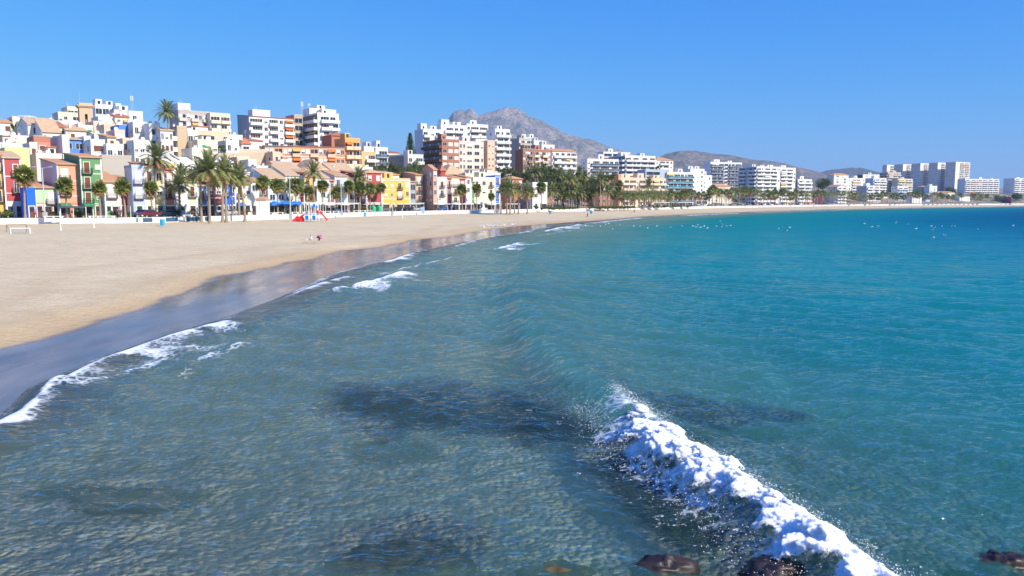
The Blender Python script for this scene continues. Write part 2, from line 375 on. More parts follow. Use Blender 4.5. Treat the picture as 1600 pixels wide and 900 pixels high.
# wind chop and swell remnants; crests roughly parallel to the beach in the shallows
A = R(8); U = X*math.cos(A)-Y*math.sin(A); W_ = X*math.sin(A)+Y*math.cos(A)
wx = U+.6*fbm(X*.25, Y*.25, 2, 15); wy = W_+.6*fbm(X*.25+9, Y*.25, 2, 16)
wr = np.random.default_rng(3)
gx = X+1.1*fbm(X*.16, Y*.16, 2, 15)+.25*fbm(X*.7, Y*.7, 2, 25); gy = Y+1.1*fbm(X*.16+9, Y*.16, 2, 16)+.25*fbm(X*.7+4, Y*.7, 2, 26)
groups = [smooth(.5+1.6*fbm(X*.13+20*i, Y*.13, 2, 40+i)) for i in range(4)]
chop = .05*fbm(X*.30, Y*.12, 2, 1)
for i in range(44):
    lam = 5.5*(.30/5.5)**(i/43.0)*wr.uniform(.85, 1.15); mean = R(-118) if lam > 1.6 else R(-98); th_ = mean+wr.normal(0, R(24 if lam > 1.6 else 34)); k_ = 2*np.pi/lam
    ph_ = (k_*math.cos(th_))*gx+(k_*math.sin(th_))*gy+wr.uniform(0, 6.28); a_ = .0072*lam**.80*(1.0 if lam > 1.2 else 1.25); lim = 1/(1+(rr_*.0035/(lam*.25))**4)
    chop = chop+(a_*lim*(.35+1.3*groups[i % 4]))*(np.sin(ph_)+.28*np.sin(2*ph_+1.57))
H = H+chop*smooth(off/3)*(.45+.55*near)
H = H*smooth((off+.1)/.8)+.0
Z = np.where(sW > -.1, np.maximum(H*.0, .015*0)-.02*np.clip(sW, 0, 1)*0, H)
Z = Z+.02*smooth((off-.0)/1.0)
foam = np.maximum(foam, (.62+.35*fbm(X*.2, Y*.2, 3, 19))*np.exp(-((off-.12)/(.22+.006*rr_))**2))
# old foam streaks behind the main breaker
brk = smooth((LC*0+15.5-aC)/4)*smooth(aC/.5)
foamC = brk*np.where(sC > 0, np.exp(-(np.clip(sC-.9, 0, 99)/.8)**2), np.exp(-(np.clip(-sC, 0, 99)/.28)**2))
foam = np.maximum(foam, foamC*(.66+.4*fbm(X*1.3, Y*1.3, 3, 29)))
weedw = np.zeros_like(X)
for b in ((640,622,3.2,2.8,1),(740,640,3.8,3.0,2),(860,655,2.8,2.8,3),(1120,650,2.6,1.6,5),(985,715,1.1,2.8,7),(1060,770,1.1,2.4,6),(640,850,1.6,1.3,8)):
    weedw = np.maximum(weedw, blob(*b, z=0) if False else blob(b[0], b[1], b[2], b[3], b[4], 0.0))
turb = .17+.10*smooth(off/14)+.30*smooth((rr_-13)/16)+.24*smooth((rr_-24)/60)+.08*smooth((sC < 0)*(-sC)/6)+.12*smooth((off-20)/20)+.1*fbm(X*.15, Y*.15, 3, 77)
turb = turb*(1-.60*weedw)*(.15+.85*smooth(off/4))
turb = np.clip(turb-.25*np.where((sC > 0) & (sC < 4), smooth((4-sC)/3), 0)*smooth((40-Y)/15), 0.12, 1)
deep = np.clip(.42*smooth((off-5)/34)+.25*smooth((off-35)/60)+.38*smooth((off-70)/130), 0, 1)
facem = np.exp(-((sC-.40)/(.45+.55*smooth((aC-9)/9)+.012*aC))**2)*np.clip(amp*2.4, 0, 1); turb = np.maximum(turb, .72*facem); deep = deep*(1-.6*facem)+.6*facem*.22  # light through the thin wave face is put into its colour
def mat_sea():
    m, nt = newmat('sea_water'); pos = node(nt, 'ShaderNodeNewGeometry').outputs['Position']
    A_ = lambda n: node(nt, 'ShaderNodeAttribute', attribute_name=n).outputs['Fac']
    tb, dp, fm, fa = A_('turb'), A_('deep'), A_('foam'), A_('far')
    # ripples: three crossing sets of elongated noise
    r1 = noise_t(nt, scalev(nt, pos, (.55, 1.7, 1), R(8)), 1.5, 5, .6, .6)
    r2 = noise_t(nt, scalev(nt, pos, (1, 2.2, 1), R(-14)), .42, 4, .6, .3)
    r3 = noise_t(nt, scalev(nt, pos, (1.6, 3.4, 1), R(5)), 2.6, 3, .6, .5)
    amp2 = mathn(nt, 'MULTIPLY_ADD', fa, .92, .10)
    hgt = mathn(nt, 'ADD', mathn(nt, 'MULTIPLY', r1, mathn(nt, 'MULTIPLY_ADD', fa, .10, .15)), mathn(nt, 'ADD', mathn(nt, 'MULTIPLY', mathn(nt, 'MULTIPLY', r2, 1.1), amp2), mathn(nt, 'MULTIPLY', r3, .045)))
    bp = node(nt, 'ShaderNodeBump', i_Strength=1.0, i_Distance=1.0); nt.links.new(hgt, bp.inputs['Height'])
    patch = noise_t(nt, scalev(nt, pos, (.5, 1.0, 1)), .035, 4, .6)
    dd = mathn(nt, 'ADD', dp, mathn(nt, 'MULTIPLY', mathn(nt, 'SUBTRACT', patch, .5), .30), None, True)
    body = ramp(nt, dd, [(0.0, (.150, .250, .175)), (.2, (.058, .220, .175)), (.32, (.010, .205, .195)), (.42, (.006, .200, .200)), (.62, (.001, .160, .225)), (.82, (.0004, .085, .19)), (1.0, (.0003, .018, .13))])
    tint = ramp(nt, dd, [(0.0, (.84, .90, .88)), (1.0, (.10, .55, .60))])
    tr = node(nt, 'ShaderNodeBsdfTransparent'); nt.links.new(tint, tr.inputs[0])
    df = node(nt, 'ShaderNodeBsdfDiffuse'); nt.links.new(body, df.inputs[0])
    up = node(nt, 'ShaderNodeCombineXYZ', i_2=1.0); nm = node(nt, 'ShaderNodeMix', data_type='VECTOR'); nm.inputs[0].default_value = .72; nt.links.new(bp.outputs[0], nm.inputs[4]); nt.links.new(up.outputs[0], nm.inputs[5]); nv = node(nt, 'ShaderNodeVectorMath', operation='NORMALIZE'); nt.links.new(nm.outputs[1], nv.inputs[0]); nt.links.new(nv.outputs[0], df.inputs['Normal'])
    m1 = node(nt, 'ShaderNodeMixShader'); nt.links.new(tb, m1.inputs[0]); nt.links.new(tr.outputs[0], m1.inputs[1]); nt.links.new(df.outputs[0], m1.inputs[2])
    gl = node(nt, 'ShaderNodeBsdfGlossy'); nt.links.new(mixc(nt, fa, (.92, .97, .98), (.66, .90, .98)), gl.inputs[0]); nt.links.new(mathn(nt, 'MULTIPLY_ADD', fa, .20, .04), gl.inputs['Roughness']); nt.links.new(bp.outputs[0], gl.inputs['Normal'])
    fr_ = node(nt, 'ShaderNodeFresnel', i_IOR=1.333); nt.links.new(bp.outputs[0], fr_.inputs['Normal'])
    fk = mathn(nt, 'MULTIPLY', fr_.outputs[0], mathn(nt, 'MULTIPLY_ADD', fa, -.66, .84))
    m2 = node(nt, 'ShaderNodeMixShader'); nt.links.new(fk, m2.inputs[0]); nt.links.new(m1.outputs[0], m2.inputs[1]); nt.links.new(gl.outputs[0], m2.inputs[2])
    # foam: lacy where thin, solid where dense
    l1 = noise_t(nt, pos, 3.4, 8, .70, 1.0); l2 = node(nt, 'ShaderNodeTexVoronoi', i_Scale=4.6, feature='DISTANCE_TO_EDGE'); nt.links.new(mixc(nt, .25, pos, node(nt, 'ShaderNodeTexNoise', i_Scale=1.5, i_Detail=4).outputs[1]), l2.inputs['Vector'])
    lace = mathn(nt, 'ADD', mathn(nt, 'MULTIPLY', l1, .8), mathn(nt, 'SUBTRACT', .22, mathn(nt, 'MULTIPLY', l2.outputs['Distance'], .9)))
    fmask = mathn(nt, 'MULTIPLY', mathn(nt, 'SUBTRACT', mathn(nt, 'ADD', lace, fm), 1.10), 2.4, None, True)
    fd = node(nt, 'ShaderNodeBsdfDiffuse', i_Color=(.80, .84, .86, 1))
    m3 = node(nt, 'ShaderNodeMixShader'); nt.links.new(fmask, m3.inputs[0]); nt.links.new(m2.outputs[0], m3.inputs[1]); nt.links.new(fd.outputs[0], m3.inputs[2])
    nt.links.new(m3.outputs[0], node(nt, 'ShaderNodeOutputMaterial').inputs[0]); return m
keep = (sW[FF].max(1) < .7)
V = np.stack([X, Y, Z], 1)
far = smooth((rr_-15)/260)
f = FF[keep]; u, inv = np.unique(f, return_inverse=True)
me = np_mesh('sea', V[u], inv.reshape(f.shape), [mat_sea()], smooth=True)
for k, a in dict(turb=turb, deep=deep, foam=foam, far=far).items(): attr(me, k, a[u])
sea = mkobj('sea', me); tag(sea, kind='structure')

# ---------------------------------------------------------------- foam of the main breaker: lumpy white water along the crest
def breaker_foam():
    ns, nt_ = 1500, 190
    pts = np.array(CREST); seg = np.sqrt((np.diff(pts, axis=0)**2).sum(1)); cum = np.concatenate([[0], np.cumsum(seg)])
    s = np.linspace(.2, 13.8, ns); t = np.linspace(-.9, 2.6, nt_)
    # smooth the centre line
    cx = np.interp(s, cum, pts[:, 0]); cy = np.interp(s, cum, pts[:, 1])
    k = np.ones(81)/81; cx = np.convolve(np.pad(cx, 40, 'edge'), k, 'valid'); cy = np.convolve(np.pad(cy, 40, 'edge'), k, 'valid')
    dx = np.gradient(cx); dy = np.gradient(cy); L = np.sqrt(dx*dx+dy*dy); nx, ny = -dy/L, dx/L
    S, T = np.meshgrid(s, t, indexing='ij')
    a_end = smooth((13.4-S)/5.5)
    # the foot of the spill wanders
    foot = (1.02+.6*fbm(S*.55, S*0+3, 3, 51)+.5*fbm(S*2.2, S*0+7, 3, 52))*(.12+.88*a_end)
    top = -.16-.22*fbm(S*.8, S*0+1, 3, 53)*a_end
    e = smooth((foot-T)/.75)*smooth((T-top+.22)/.22)
    bx = cx[:, None]+nx[:, None]*T; by = cy[:, None]+ny[:, None]*T
    w_ = fbm(bx*1.1, by*1.1, 2, 60)
    b1 = np.abs(fbm(bx*1.5+w_, by*1.5+w_, 1, 61))*2; b2 = np.abs(fbm(bx*4.2+w_*2, by*4.2, 1, 62))*2+.5*np.abs(fbm(bx*9+w_, by*9, 1, 64))*2; b3 = np.abs(fbm(bx*20, by*20, 1, 63))*2+.6*fbm(bx*45, by*45, 3, 65, .7)
    lump = .065*b1+.045*b2+.026*b3+.010*fbm(bx*70, by*70, 2, 66)
    amp_ = (.52-.14*smooth((S-12)/70))
    base = amp_*np.where(T > 0, np.exp(-(T/1.05)**2)*.97, np.exp(-(-np.minimum(T, 0)/1.9)**1.6))
    h = base+e*lump*(.35+.65*a_end)*1.1-.05*(1-e)
    # holes near the margins
    hole = fbm(bx*3.2+4, by*3.2, 4, 71, .65)+.5*fbm(bx*11, by*11, 3, 72, .7)
    hl = fbm(bx*2.4+9, by*2.4+w_, 4, 75, .6); dens = e*1.5-.58+hole*1.0*(1.2-e*.85)-.55*np.clip(hl-.12, 0, 1)*(T > .35)
    side = e*.12*(b2-.3)
    Vx = bx+nx[:, None]*side; Vy = by+ny[:, None]*side
    V_ = np.stack([Vx.ravel(), Vy.ravel(), (h+.02).ravel()], 1)
    i = np.arange((ns-1)*nt_).reshape(-1, nt_)[:, :-1].ravel(); F_ = np.stack([i, i+nt_, i+nt_+1, i+1], 1)
    dn = dens.ravel()[F_].mean(1); F_ = F_[dn > -.05]
    m, nt = newmat('sea_foam'); pos = node(nt, 'ShaderNodeNewGeometry').outputs['Position']
    d = node(nt, 'ShaderNodeAttribute', attribute_name='dens').outputs['Fac']
    g = noise_t(nt, pos, 22, 6, .78)
    al = mathn(nt, 'MULTIPLY', mathn(nt, 'ADD', d, mathn(nt, 'MULTIPLY', mathn(nt, 'SUBTRACT', g, .5), 2.4)), 2.2, None, True)
    b = node(nt, 'ShaderNodeBsdfPrincipled', i_Roughness=1.0); b.inputs['Base Color'].default_value = (.78, .80, .81, 1); b.subsurface_method = 'BURLEY'; b.inputs['Subsurface Weight'].default_value = 1; b.inputs['Subsurface Radius'].default_value = (1, 1, 1); b.inputs['Subsurface Scale'].default_value = .09; b.inputs['Specular IOR Level'].default_value = 0
    g2 = noise_t(nt, pos, 9, 6, .75); bp = node(nt, 'ShaderNodeBump', i_Strength=.8, i_Distance=.05); nt.links.new(mathn(nt, 'ADD', g, g2), bp.inputs['Height']); un = node(nt, 'ShaderNodeCombineXYZ', i_0=.35, i_1=-.2, i_2=.9); fn = node(nt, 'ShaderNodeMix', data_type='VECTOR'); fn.inputs[0].default_value = .45; nt.links.new(bp.outputs[0], fn.inputs[4]); nt.links.new(un.outputs[0], fn.inputs[5]); fv = node(nt, 'ShaderNodeVectorMath', operation='NORMALIZE'); nt.links.new(fn.outputs[1], fv.inputs[0]); nt.links.new(fv.outputs[0], b.inputs['Normal'])
    tl = node(nt, 'ShaderNodeBsdfTranslucent', i_Color=(.86, .90, .92, 1)); mt_ = node(nt, 'ShaderNodeMixShader'); mt_.inputs[0].default_value = .18; nt.links.new(b.outputs[0], mt_.inputs[1]); nt.links.new(tl.outputs[0], mt_.inputs[2])
    tp = node(nt, 'ShaderNodeBsdfTransparent'); ma_ = node(nt, 'ShaderNodeMixShader'); nt.links.new(al, ma_.inputs[0]); nt.links.new(tp.outputs[0], ma_.inputs[1]); nt.links.new(mt_.outputs[0], ma_.inputs[2])
    nt.links.new(ma_.outputs[0], node(nt, 'ShaderNodeOutputMaterial').inputs[0])
    u, inv = np.unique(F_, return_inverse=True)
    me = np_mesh('sea_foam', V_[u], inv.reshape(F_.shape), [m], smooth=True); attr(me, 'dens', dens.ravel()[u])
    o = mkobj('sea_foam', me); tag(o, 'bright white churning foam of the breaking wave close to the camera', 'foam', kind='stuff')
    # flung droplets round the crest
    mw = paint((.85, .88, .9), .4, .05); mb = []; fc = []; r2 = np.random.default_rng(5)
    tet = np.array([(0,0,1),(.94,0,-.33),(-.47,.82,-.33),(-.47,-.82,-.33)]); tf = np.array([(0,1,2),(0,2,3),(0,3,1),(1,3,2)])
    for k in range(7500):
        if r2.random() < .68: sj = r2.uniform(.3, 13.2); tj = r2.normal(.0, .16); up = abs(r2.normal(0, .09))
        else: sj = r2.uniform(.3, 12.8); tj = r2.normal(1.15, .32); up = abs(r2.normal(0, .05))
        ix = int((sj-.2)/13.6*(ns-1)); x = cx[ix]+nx[ix]*tj; y = cy[ix]+ny[ix]*tj
        bz = float(amp_[ix, 0]*(math.exp(-(max(tj, 0)/1.05)**2) if tj > 0 else math.exp(-(-tj/1.9)**1.6)))
        rad = .003+.009*r2.random()**3
        mb.append(tet*rad*np.array([1.3, 1, 1])+np.array([x, y, bz+.07*(tj < .5)+up])); fc.append(tf+4*k)
    me = np_mesh('sea_spray', np.concatenate(mb), np.concatenate(fc), [mw])
    o2 = mkobj('sea_spray', me); tag(o2, 'tiny white droplets thrown off the breaking wave', 'spray', kind='stuff')
breaker_foam()

# ---------------------------------------------------------------- mountains
def mat_rock(c0, c1, c2, nm):
    m, nt = newmat(nm); g_ = node(nt, 'ShaderNodeNewGeometry'); pos = g_.outputs['Position']
    n1 = noise_t(nt, pos, .004, 7, .65); n2 = noise_t(nt, scalev(nt, pos, (1, 1, .35)), .014, 6, .7); n3 = noise_t(nt, pos, .05, 4, .7)
    c = mixc(nt, ramp(nt, n2, [(.38, 0.0), (.62, 1.0)]), c0, c1); c = mixc(nt, ramp(nt, mathn(nt, 'ADD', mathn(nt, 'MULTIPLY', n1, .6), mathn(nt, 'MULTIPLY', n3, .4)), [(.46, 0.0), (.56, .8)]), c, c2)
    b = node(nt, 'ShaderNodeBsdfPrincipled', i_Roughness=1); nt.links.new(c, b.inputs['Base Color']); b.inputs['Specular IOR Level'].default_value = 0
    bp = node(nt, 'ShaderNodeBump', i_Strength=1, i_Distance=110); nt.links.new(mathn(nt, 'ADD', n2, mathn(nt, 'MULTIPLY', n3, .3)), bp.inputs['Height']); nt.links.new(bp.outputs[0], b.inputs['Normal'])
    nt.links.new(b.outputs[0], node(nt, 'ShaderNodeOutputMaterial').inputs[0]); return m
def mountain(name, sky_pts, D, depth, mat, seed, rough, label, gully=1.0):
    px = np.linspace(sky_pts[0][0], sky_pts[-1][0], 420)
    py = np.interp(px, [a for a, b in sky_pts], [b for a, b in sky_pts])
    ridge = np.array([Zat(b, D) for b in py]); x0 = np.array([Kx(a)*D for a in px])
    nr = 130; tt = np.linspace(-.45, 1, nr)   # <0 behind the ridge, 1 = foot towards us
    Xg = x0[None, :]*(1-(tt[:, None])*depth/D*.6)+0*tt[:, None]; Yg = D-tt[:, None]*depth+0*x0[None, :]
    pr = np.where(tt > 0, 1-np.clip(tt, 0, 1)**.8, 1-np.clip(-tt, 0, 1)*1.9)[:, None]
    q = 1/(rough*1.0)
    n = fbm(Xg*q+2, Yg*q, 6, seed, .55); rdg = 1-np.abs(fbm(Xg*q*.8, Yg*q*.35, 5, seed+9, .55))*2.4
    amp = ridge.max()*.30*smooth(np.abs(tt[:, None])*5)*np.clip(pr+.25, 0, 1)
    Zg = np.maximum(ridge[None, :]-20, 0)*pr+20*pr+amp*(.55*(rdg-.62)*gully+.5*n)+ridge.max()*.012*fbm(Xg*q*6, Yg*q*6, 4, seed+3)*(tt[:, None]*0+1)
    Zg = np.where(tt[:, None] > .97, -5, Zg)
    nc = len(px); i = np.arange((nr-1)*nc).reshape(-1, nc)[:, :-1].ravel(); F_ = np.stack([i, i+1, i+nc+1, i+nc], 1)[:, ::-1]
    me = np_mesh(name, np.stack([Xg.ravel(), Yg.ravel(), Zg.ravel()], 1), F_, [mat], smooth=True)
    o = mkobj(name, me); tag(o, label, None, kind='structure')
mountain('mountain', [(560,300),(620,262),(665,225),(694,196),(703,184),(709,175),(716,171),(722,170),(727,174),(731,171),(738,170),(743,176),(748,180),(756,178),(768,174),(780,170),(790,167.5),(800,168),(812,170),(818,174),(826,181),(838,186),(850,191),(862,198),(872,202),(884,208),(896,212),(910,216),(922,217),(932,221),(945,228),(960,232),(985,241),(1010,250),(1060,268),(1120,290),(1200,306)],
         5200, 2300, mat_rock((.50, .40, .33), (.80, .66, .54), (.24, .24, .19), 'limestone'), 3, 520, 'grey limestone mountain with a notched top rising behind the town', 1.3)
mountain('hills', [(900,308),(985,262),(1030,245),(1042,240),(1055,237),(1070,235.5),(1085,235.5),(1100,238),(1118,241),(1140,243),(1160,247),(1175,250),(1200,251),(1222,255),(1250,262),(1275,268),(1300,276),(1340,290),(1400,306)],
         4200, 1900, mat_rock((.36, .28, .22), (.56, .43, .33), (.18, .18, .13), 'scrubby_rock'), 13, 600, 'brownish rounded hills behind the modern hotels')
mountain('ridge', [(1200,300),(1260,276),(1290,266),(1310,264),(1330,262),(1345,262.5),(1365,268),(1385,272),(1420,280),(1480,300),(1530,308)],
         6000, 1500, mat_rock((.20, .165, .14), (.28, .23, .19), (.12, .12, .1), 'scrubby_rock'), 23, 600, 'low distant ridge behind the tower blocks')

# ---------------------------------------------------------------- air
def haze(dens):
    m, nt = newmat('haze'); v = node(nt, 'ShaderNodeVolumePrincipled'); v.inputs['Color'].default_value = (.50, .74, 1, 1)
    v.inputs['Density'].default_value = dens; v.inputs['Anisotropy'].default_value = 0
    nt.links.new(v.outputs[0], node(nt, 'ShaderNodeOutputMaterial').inputs['Volume'])
    mb = MB(); mb.box(-13000, 13000, -50, 13000, -40, 660, m); o = mb.build('haze'); tag(o, 'thin blue sea haze in the air', 'haze', kind='stuff')
haze(9e-5)
# ================================================================ building kit
COLR = dict(white=(.81,.78,.71), snow=(.85,.83,.79), off=(.74,.70,.62), cream=(.78,.68,.50), pale=(.80,.74,.52), salmon=(.76,.36,.23), coral=(.70,.25,.17), crimson=(.42,.085,.08),
    red=(.46,.095,.09), green=(.13,.30,.13), lime=(.50,.66,.38), cobalt=(.025,.14,.66), blue=(.10,.25,.62), lav=(.50,.55,.82), sky=(.60,.72,.84), yellow=(.84,.66,.30), ochre=(.86,.50,.12),
    orange=(.78,.40,.13), brick=(.47,.20,.12), obrick=(.70,.33,.17), brown=(.17,.08,.055), pink=(.76,.55,.46), peach=(.80,.56,.38), grey=(.46,.45,.45), dgrey=(.26,.25,.25), lgrey=(.74,.73,.71),
    tan=(.56,.42,.28), sand=(.62,.50,.36), wine=(.30,.05,.05), maroon=(.22,.06,.07), teal=(.05,.32,.42), stone=(.52,.46,.38), purple=(.13,.05,.07), slate=(.42,.42,.44))
def colmat(c, r=.85): return paint(COLR[c] if isinstance(c, str) else c, r, .07)
def mat_tile(c=(.68, .36, .18)):
    k = ('tile', c)
    if k in MATS: return MATS[k]
    m, nt = newmat('roof_tiles'); tc = node(nt, 'ShaderNodeTexCoord').outputs['Object']; pos = node(nt, 'ShaderNodeNewGeometry').outputs['Position']
    w_ = node(nt, 'ShaderNodeTexWave', i_Scale=1.6, i_Distortion=.4); w_.bands_direction = 'X'; nt.links.new(tc, w_.inputs['Vector'])
    n = noise_t(nt, pos, 1.3, 5, .7)
    c1 = mixc(nt, n, tuple(v*.62 for v in c), tuple(min(1, v*1.35) for v in c)); c1 = mixc(nt, mathn(nt, 'MULTIPLY', w_.outputs['Fac'], .3), c1, tuple(v*.6 for v in c))
    b = node(nt, 'ShaderNodeBsdfPrincipled', i_Roughness=.9); nt.links.new(c1, b.inputs['Base Color'])
    bp = node(nt, 'ShaderNodeBump', i_Strength=.7, i_Distance=.06); nt.links.new(w_.outputs['Fac'], bp.inputs['Height']); nt.links.new(bp.outputs[0], b.inputs['Normal'])
    nt.links.new(b.outputs[0], node(nt, 'ShaderNodeOutputMaterial').inputs[0]); MATS[k] = m; return m
TILE = mat_tile(); TILE_R = mat_tile((.55, .20, .11)); TILE_P = mat_tile((.70, .47, .27))
def mat_glass(c=(.03, .04, .05), nm='window_glass', r=.08):
    m, nt = newmat(nm); g = node(nt, 'ShaderNodeNewGeometry')
    v = node(nt, 'ShaderNodeTexVoronoi', i_Scale=.55); nt.links.new(g.outputs['Position'], v.inputs['Vector'])
    b = node(nt, 'ShaderNodeBsdfPrincipled', i_Roughness=r); b.inputs['Specular IOR Level'].default_value = .3
    nt.links.new(mixc(nt, ramp(nt, v.outputs['Color'], [(.55, 0.0), (.95, .5)]), c, tuple(x*2.2+.05 for x in c)), b.inputs['Base Color'])
    nt.links.new(b.outputs[0], node(nt, 'ShaderNodeOutputMaterial').inputs[0]); return m
GLASS = mat_glass(); TEAL = mat_glass((.01, .20, .27), 'teal_glass', .15); BGLASS = mat_glass((.05, .10, .16), 'blue_glass')
WOODB = paint((.17, .065, .035), .6, .15); IRON = paint((.03, .03, .032), .5, .05); WHITE = colmat('snow'); TRIM = paint((.82, .80, .74), .8, .05); CLOTH_O = paint((.80, .22, .04), .8, .1)
CLOTH_W = paint((.82, .80, .76), .8, .05); CLOTH_B = paint((.03, .22, .66), .7, .1); CLOTH_Y = paint((.80, .52, .12), .8, .1); CLOTH_G = paint((.05, .30, .12), .8, .1); LEAFM = paint((.06, .11, .03), .8, .3)
METAL = paint((.62, .63, .64), .45, .05, .4)
WCACHE = {}
def m_window(w, h, fr, kind):
    """a window: surround standing proud of the wall, sill, glass with a mullion, sometimes a half-lowered blind or shutters"""
    k = ('w', round(w, 1), round(h, 1), id(fr), kind)
    if k in WCACHE: return WCACHE[k]
    b = MB(); t = .13 if kind != 'plain' else .06
    b.box(-w/2, w/2, -.02, .03, 0, h, GLASS if kind != 'teal' else TEAL)
    for x0, x1, z0, z1 in ((-w/2-t, -w/2, -t, h+t), (w/2, w/2+t, -t, h+t), (-w/2, w/2, h, h+t), (-w/2, w/2, -t, 0)): b.box(x0, x1, -.10, .03, z0, z1, fr)
    b.box(-w/2-t-.05, w/2+t+.05, -.17, -.10, -t, -t+.07, fr)
    b.box(-.035, .035, -.05, -.02, 0, h, WHITE if kind != 'brown' else WOODB)
    if kind == 'blind': b.box(-w/2+.01, w/2-.01, -.07, -.022, h*.42, h-.01, TRIM)
    if kind == 'closed': b.box(-w/2+.01, w/2-.01, -.07, -.055, .02, h-.01, TRIM)
    if kind == 'brown': b.box(-w/2+.01, w/2-.01, -.07, -.055, .02, h-.01, WOODB); 
    if kind == 'shut':
        for s in (-1, 1): b.box(min(s*w/2, s*(w/2+w*.45)), max(s*w/2, s*(w/2+w*.45)), -.13, -.101, 0, h, WOODB)
    WCACHE[k] = b.mesh('window'); return WCACHE[k]
def m_door(w, h, c):
    k = ('d', round(w, 1), round(h, 1), id(c))
    if k in WCACHE: return WCACHE[k]
    b = MB(); b.box(-w/2, w/2, -.04, .02, 0, h, c); b.box(-w/2+.12, w/2-.12, -.055, -.04, h*.55, h-.15, GLASS)
    for x0, x1, z0, z1 in ((-w/2-.14, -w/2, 0, h+.14), (w/2, w/2+.14, 0, h+.14), (-w/2, w/2, h, h+.14)): b.box(x0, x1, -.11, .02, z0, z1, TRIM)
    WCACHE[k] = b.mesh('door'); return WCACHE[k]
def m_shop(w, h):
    k = ('s', round(w, 1), round(h, 1))
    if k in WCACHE: return WCACHE[k]
    b = MB(); b.box(-w/2, w/2, -.03, .02, 0, h, GLASS); n = max(2, int(w/1.1))
    for i in range(n+1): x = -w/2+i*w/n; b.box(x-.05, x+.05, -.09, -.03, 0, h, WHITE if n % 2 else WOODB)
    b.box(-w/2, w/2, -.085, -.03, 0, .4, WOODB); b.box(-w/2, w/2, -.10, -.03, h-.3, h, TRIM)
    WCACHE[k] = b.mesh('shop_window'); return WCACHE[k]
def m_rail(w, d=.65):
    k = ('r', round(w, 1), d)
    if k in WCACHE: return WCACHE[k]
    b = MB(); b.box(-w/2, w/2, -d, 0, -.12, 0, TRIM if False else IRON)
    for z in (.12, .98): b.box(-w/2, w/2, -d, -d+.04, z, z+.05, IRON); b.box(-w/2, -w/2+.04, -d, 0, z, z+.05, IRON); b.box(w/2-.04, w/2, -d, 0, z, z+.05, IRON)
    n = int(w/.14)
    for i in range(n+1): x = -w/2+i*(w-.03)/n; b.box(x, x+.025, -d+.005, -d+.03, 0, 1.0, IRON)
    for s in (-w/2, w/2-.03):
        for i in range(4): b.box(s, s+.025, -d+.05+i*d/5, -d+.075+i*d/5, 0, 1.0, IRON)
    WCACHE[k] = b.mesh('balcony'); return WCACHE[k]
def m_balc(w, d, pm, kind, ph=1.0):
    k = ('b', round(w, 1), d, id(pm), kind)
    if k in WCACHE: return WCACHE[k]
    b = MB(); b.box(-w/2, w/2, -d, 0, -.2, 0, pm)
    if kind == 'solid': 
        b.box(-w/2, w/2, -d, -d+.12, 0, ph, pm)
        for s in (-w/2, w/2-.12): b.box(s, s+.12, -d+.12, 0, 0, ph, pm)
    else:
        g = TEAL if kind == 'teal' else BGLASS
        b.box(-w/2, w/2, -d, -d+.04, .05, ph, g); b.box(-w/2, w/2, -d-.02, -d+.06, ph, ph+.06, METAL)
        n = max(2, int(w/1.5))
        for i in range(n+1): x = -w/2+i*(w-.06)/n; b.box(x, x+.06, -d-.02, -d, 0, ph, METAL)
        for s in (-w/2, w/2-.04): b.box(s, s+.04, -d+.04, 0, 0, ph, g)
    WCACHE[k] = b.mesh('balcony'); return WCACHE[k]
def m_bdoor(w, h, seed):
    k = ('bd', round(w, 1), round(h, 1), seed)
    if k in WCACHE: return WCACHE[k]
    b = MB(); b.box(-w/2, w/2, -.03, .02, 0, h, GLASS); n = max(2, round(w/1.0))
    for i in range(n+1): x = -w/2+i*w/n; b.box(x-.04, x+.04, -.06, -.03, 0, h, TRIM)
    r = random.Random(seed)
    for i in range(n):
        if r.random() < .3:
            x = -w/2+i*w/n; b.box(x+.05, x+w/n-.05, -.055, -.032, h*r.choice((.0, .3, .5)), h-.02, r.choice((TRIM, TRIM, CLOTH_W, WOODB)))
    WCACHE[k] = b.mesh('balcony_door'); return WCACHE[k]
def m_awn(w, d, drop, c):
    k = ('a', round(w, 1), d, drop, id(c))
    if k in WCACHE: return WCACHE[k]
    b = MB(); b.faces([(-w/2,0,0),(w/2,0,0),(w/2,-d,-drop),(-w/2,-d,-drop),(-w/2,-d,-drop-.22),(w/2,-d,-drop-.22),(-w/2,0,-.05),(w/2,0,-.05),(w/2,-d+.03,-drop-.05),(-w/2,-d+.03,-drop-.05)],
        [(0,3,2,1),(3,4,5,2),(6,7,8,9),(0,6,9,3),(1,2,8,7)], c)
    WCACHE[k] = b.mesh('awning'); return WCACHE[k]

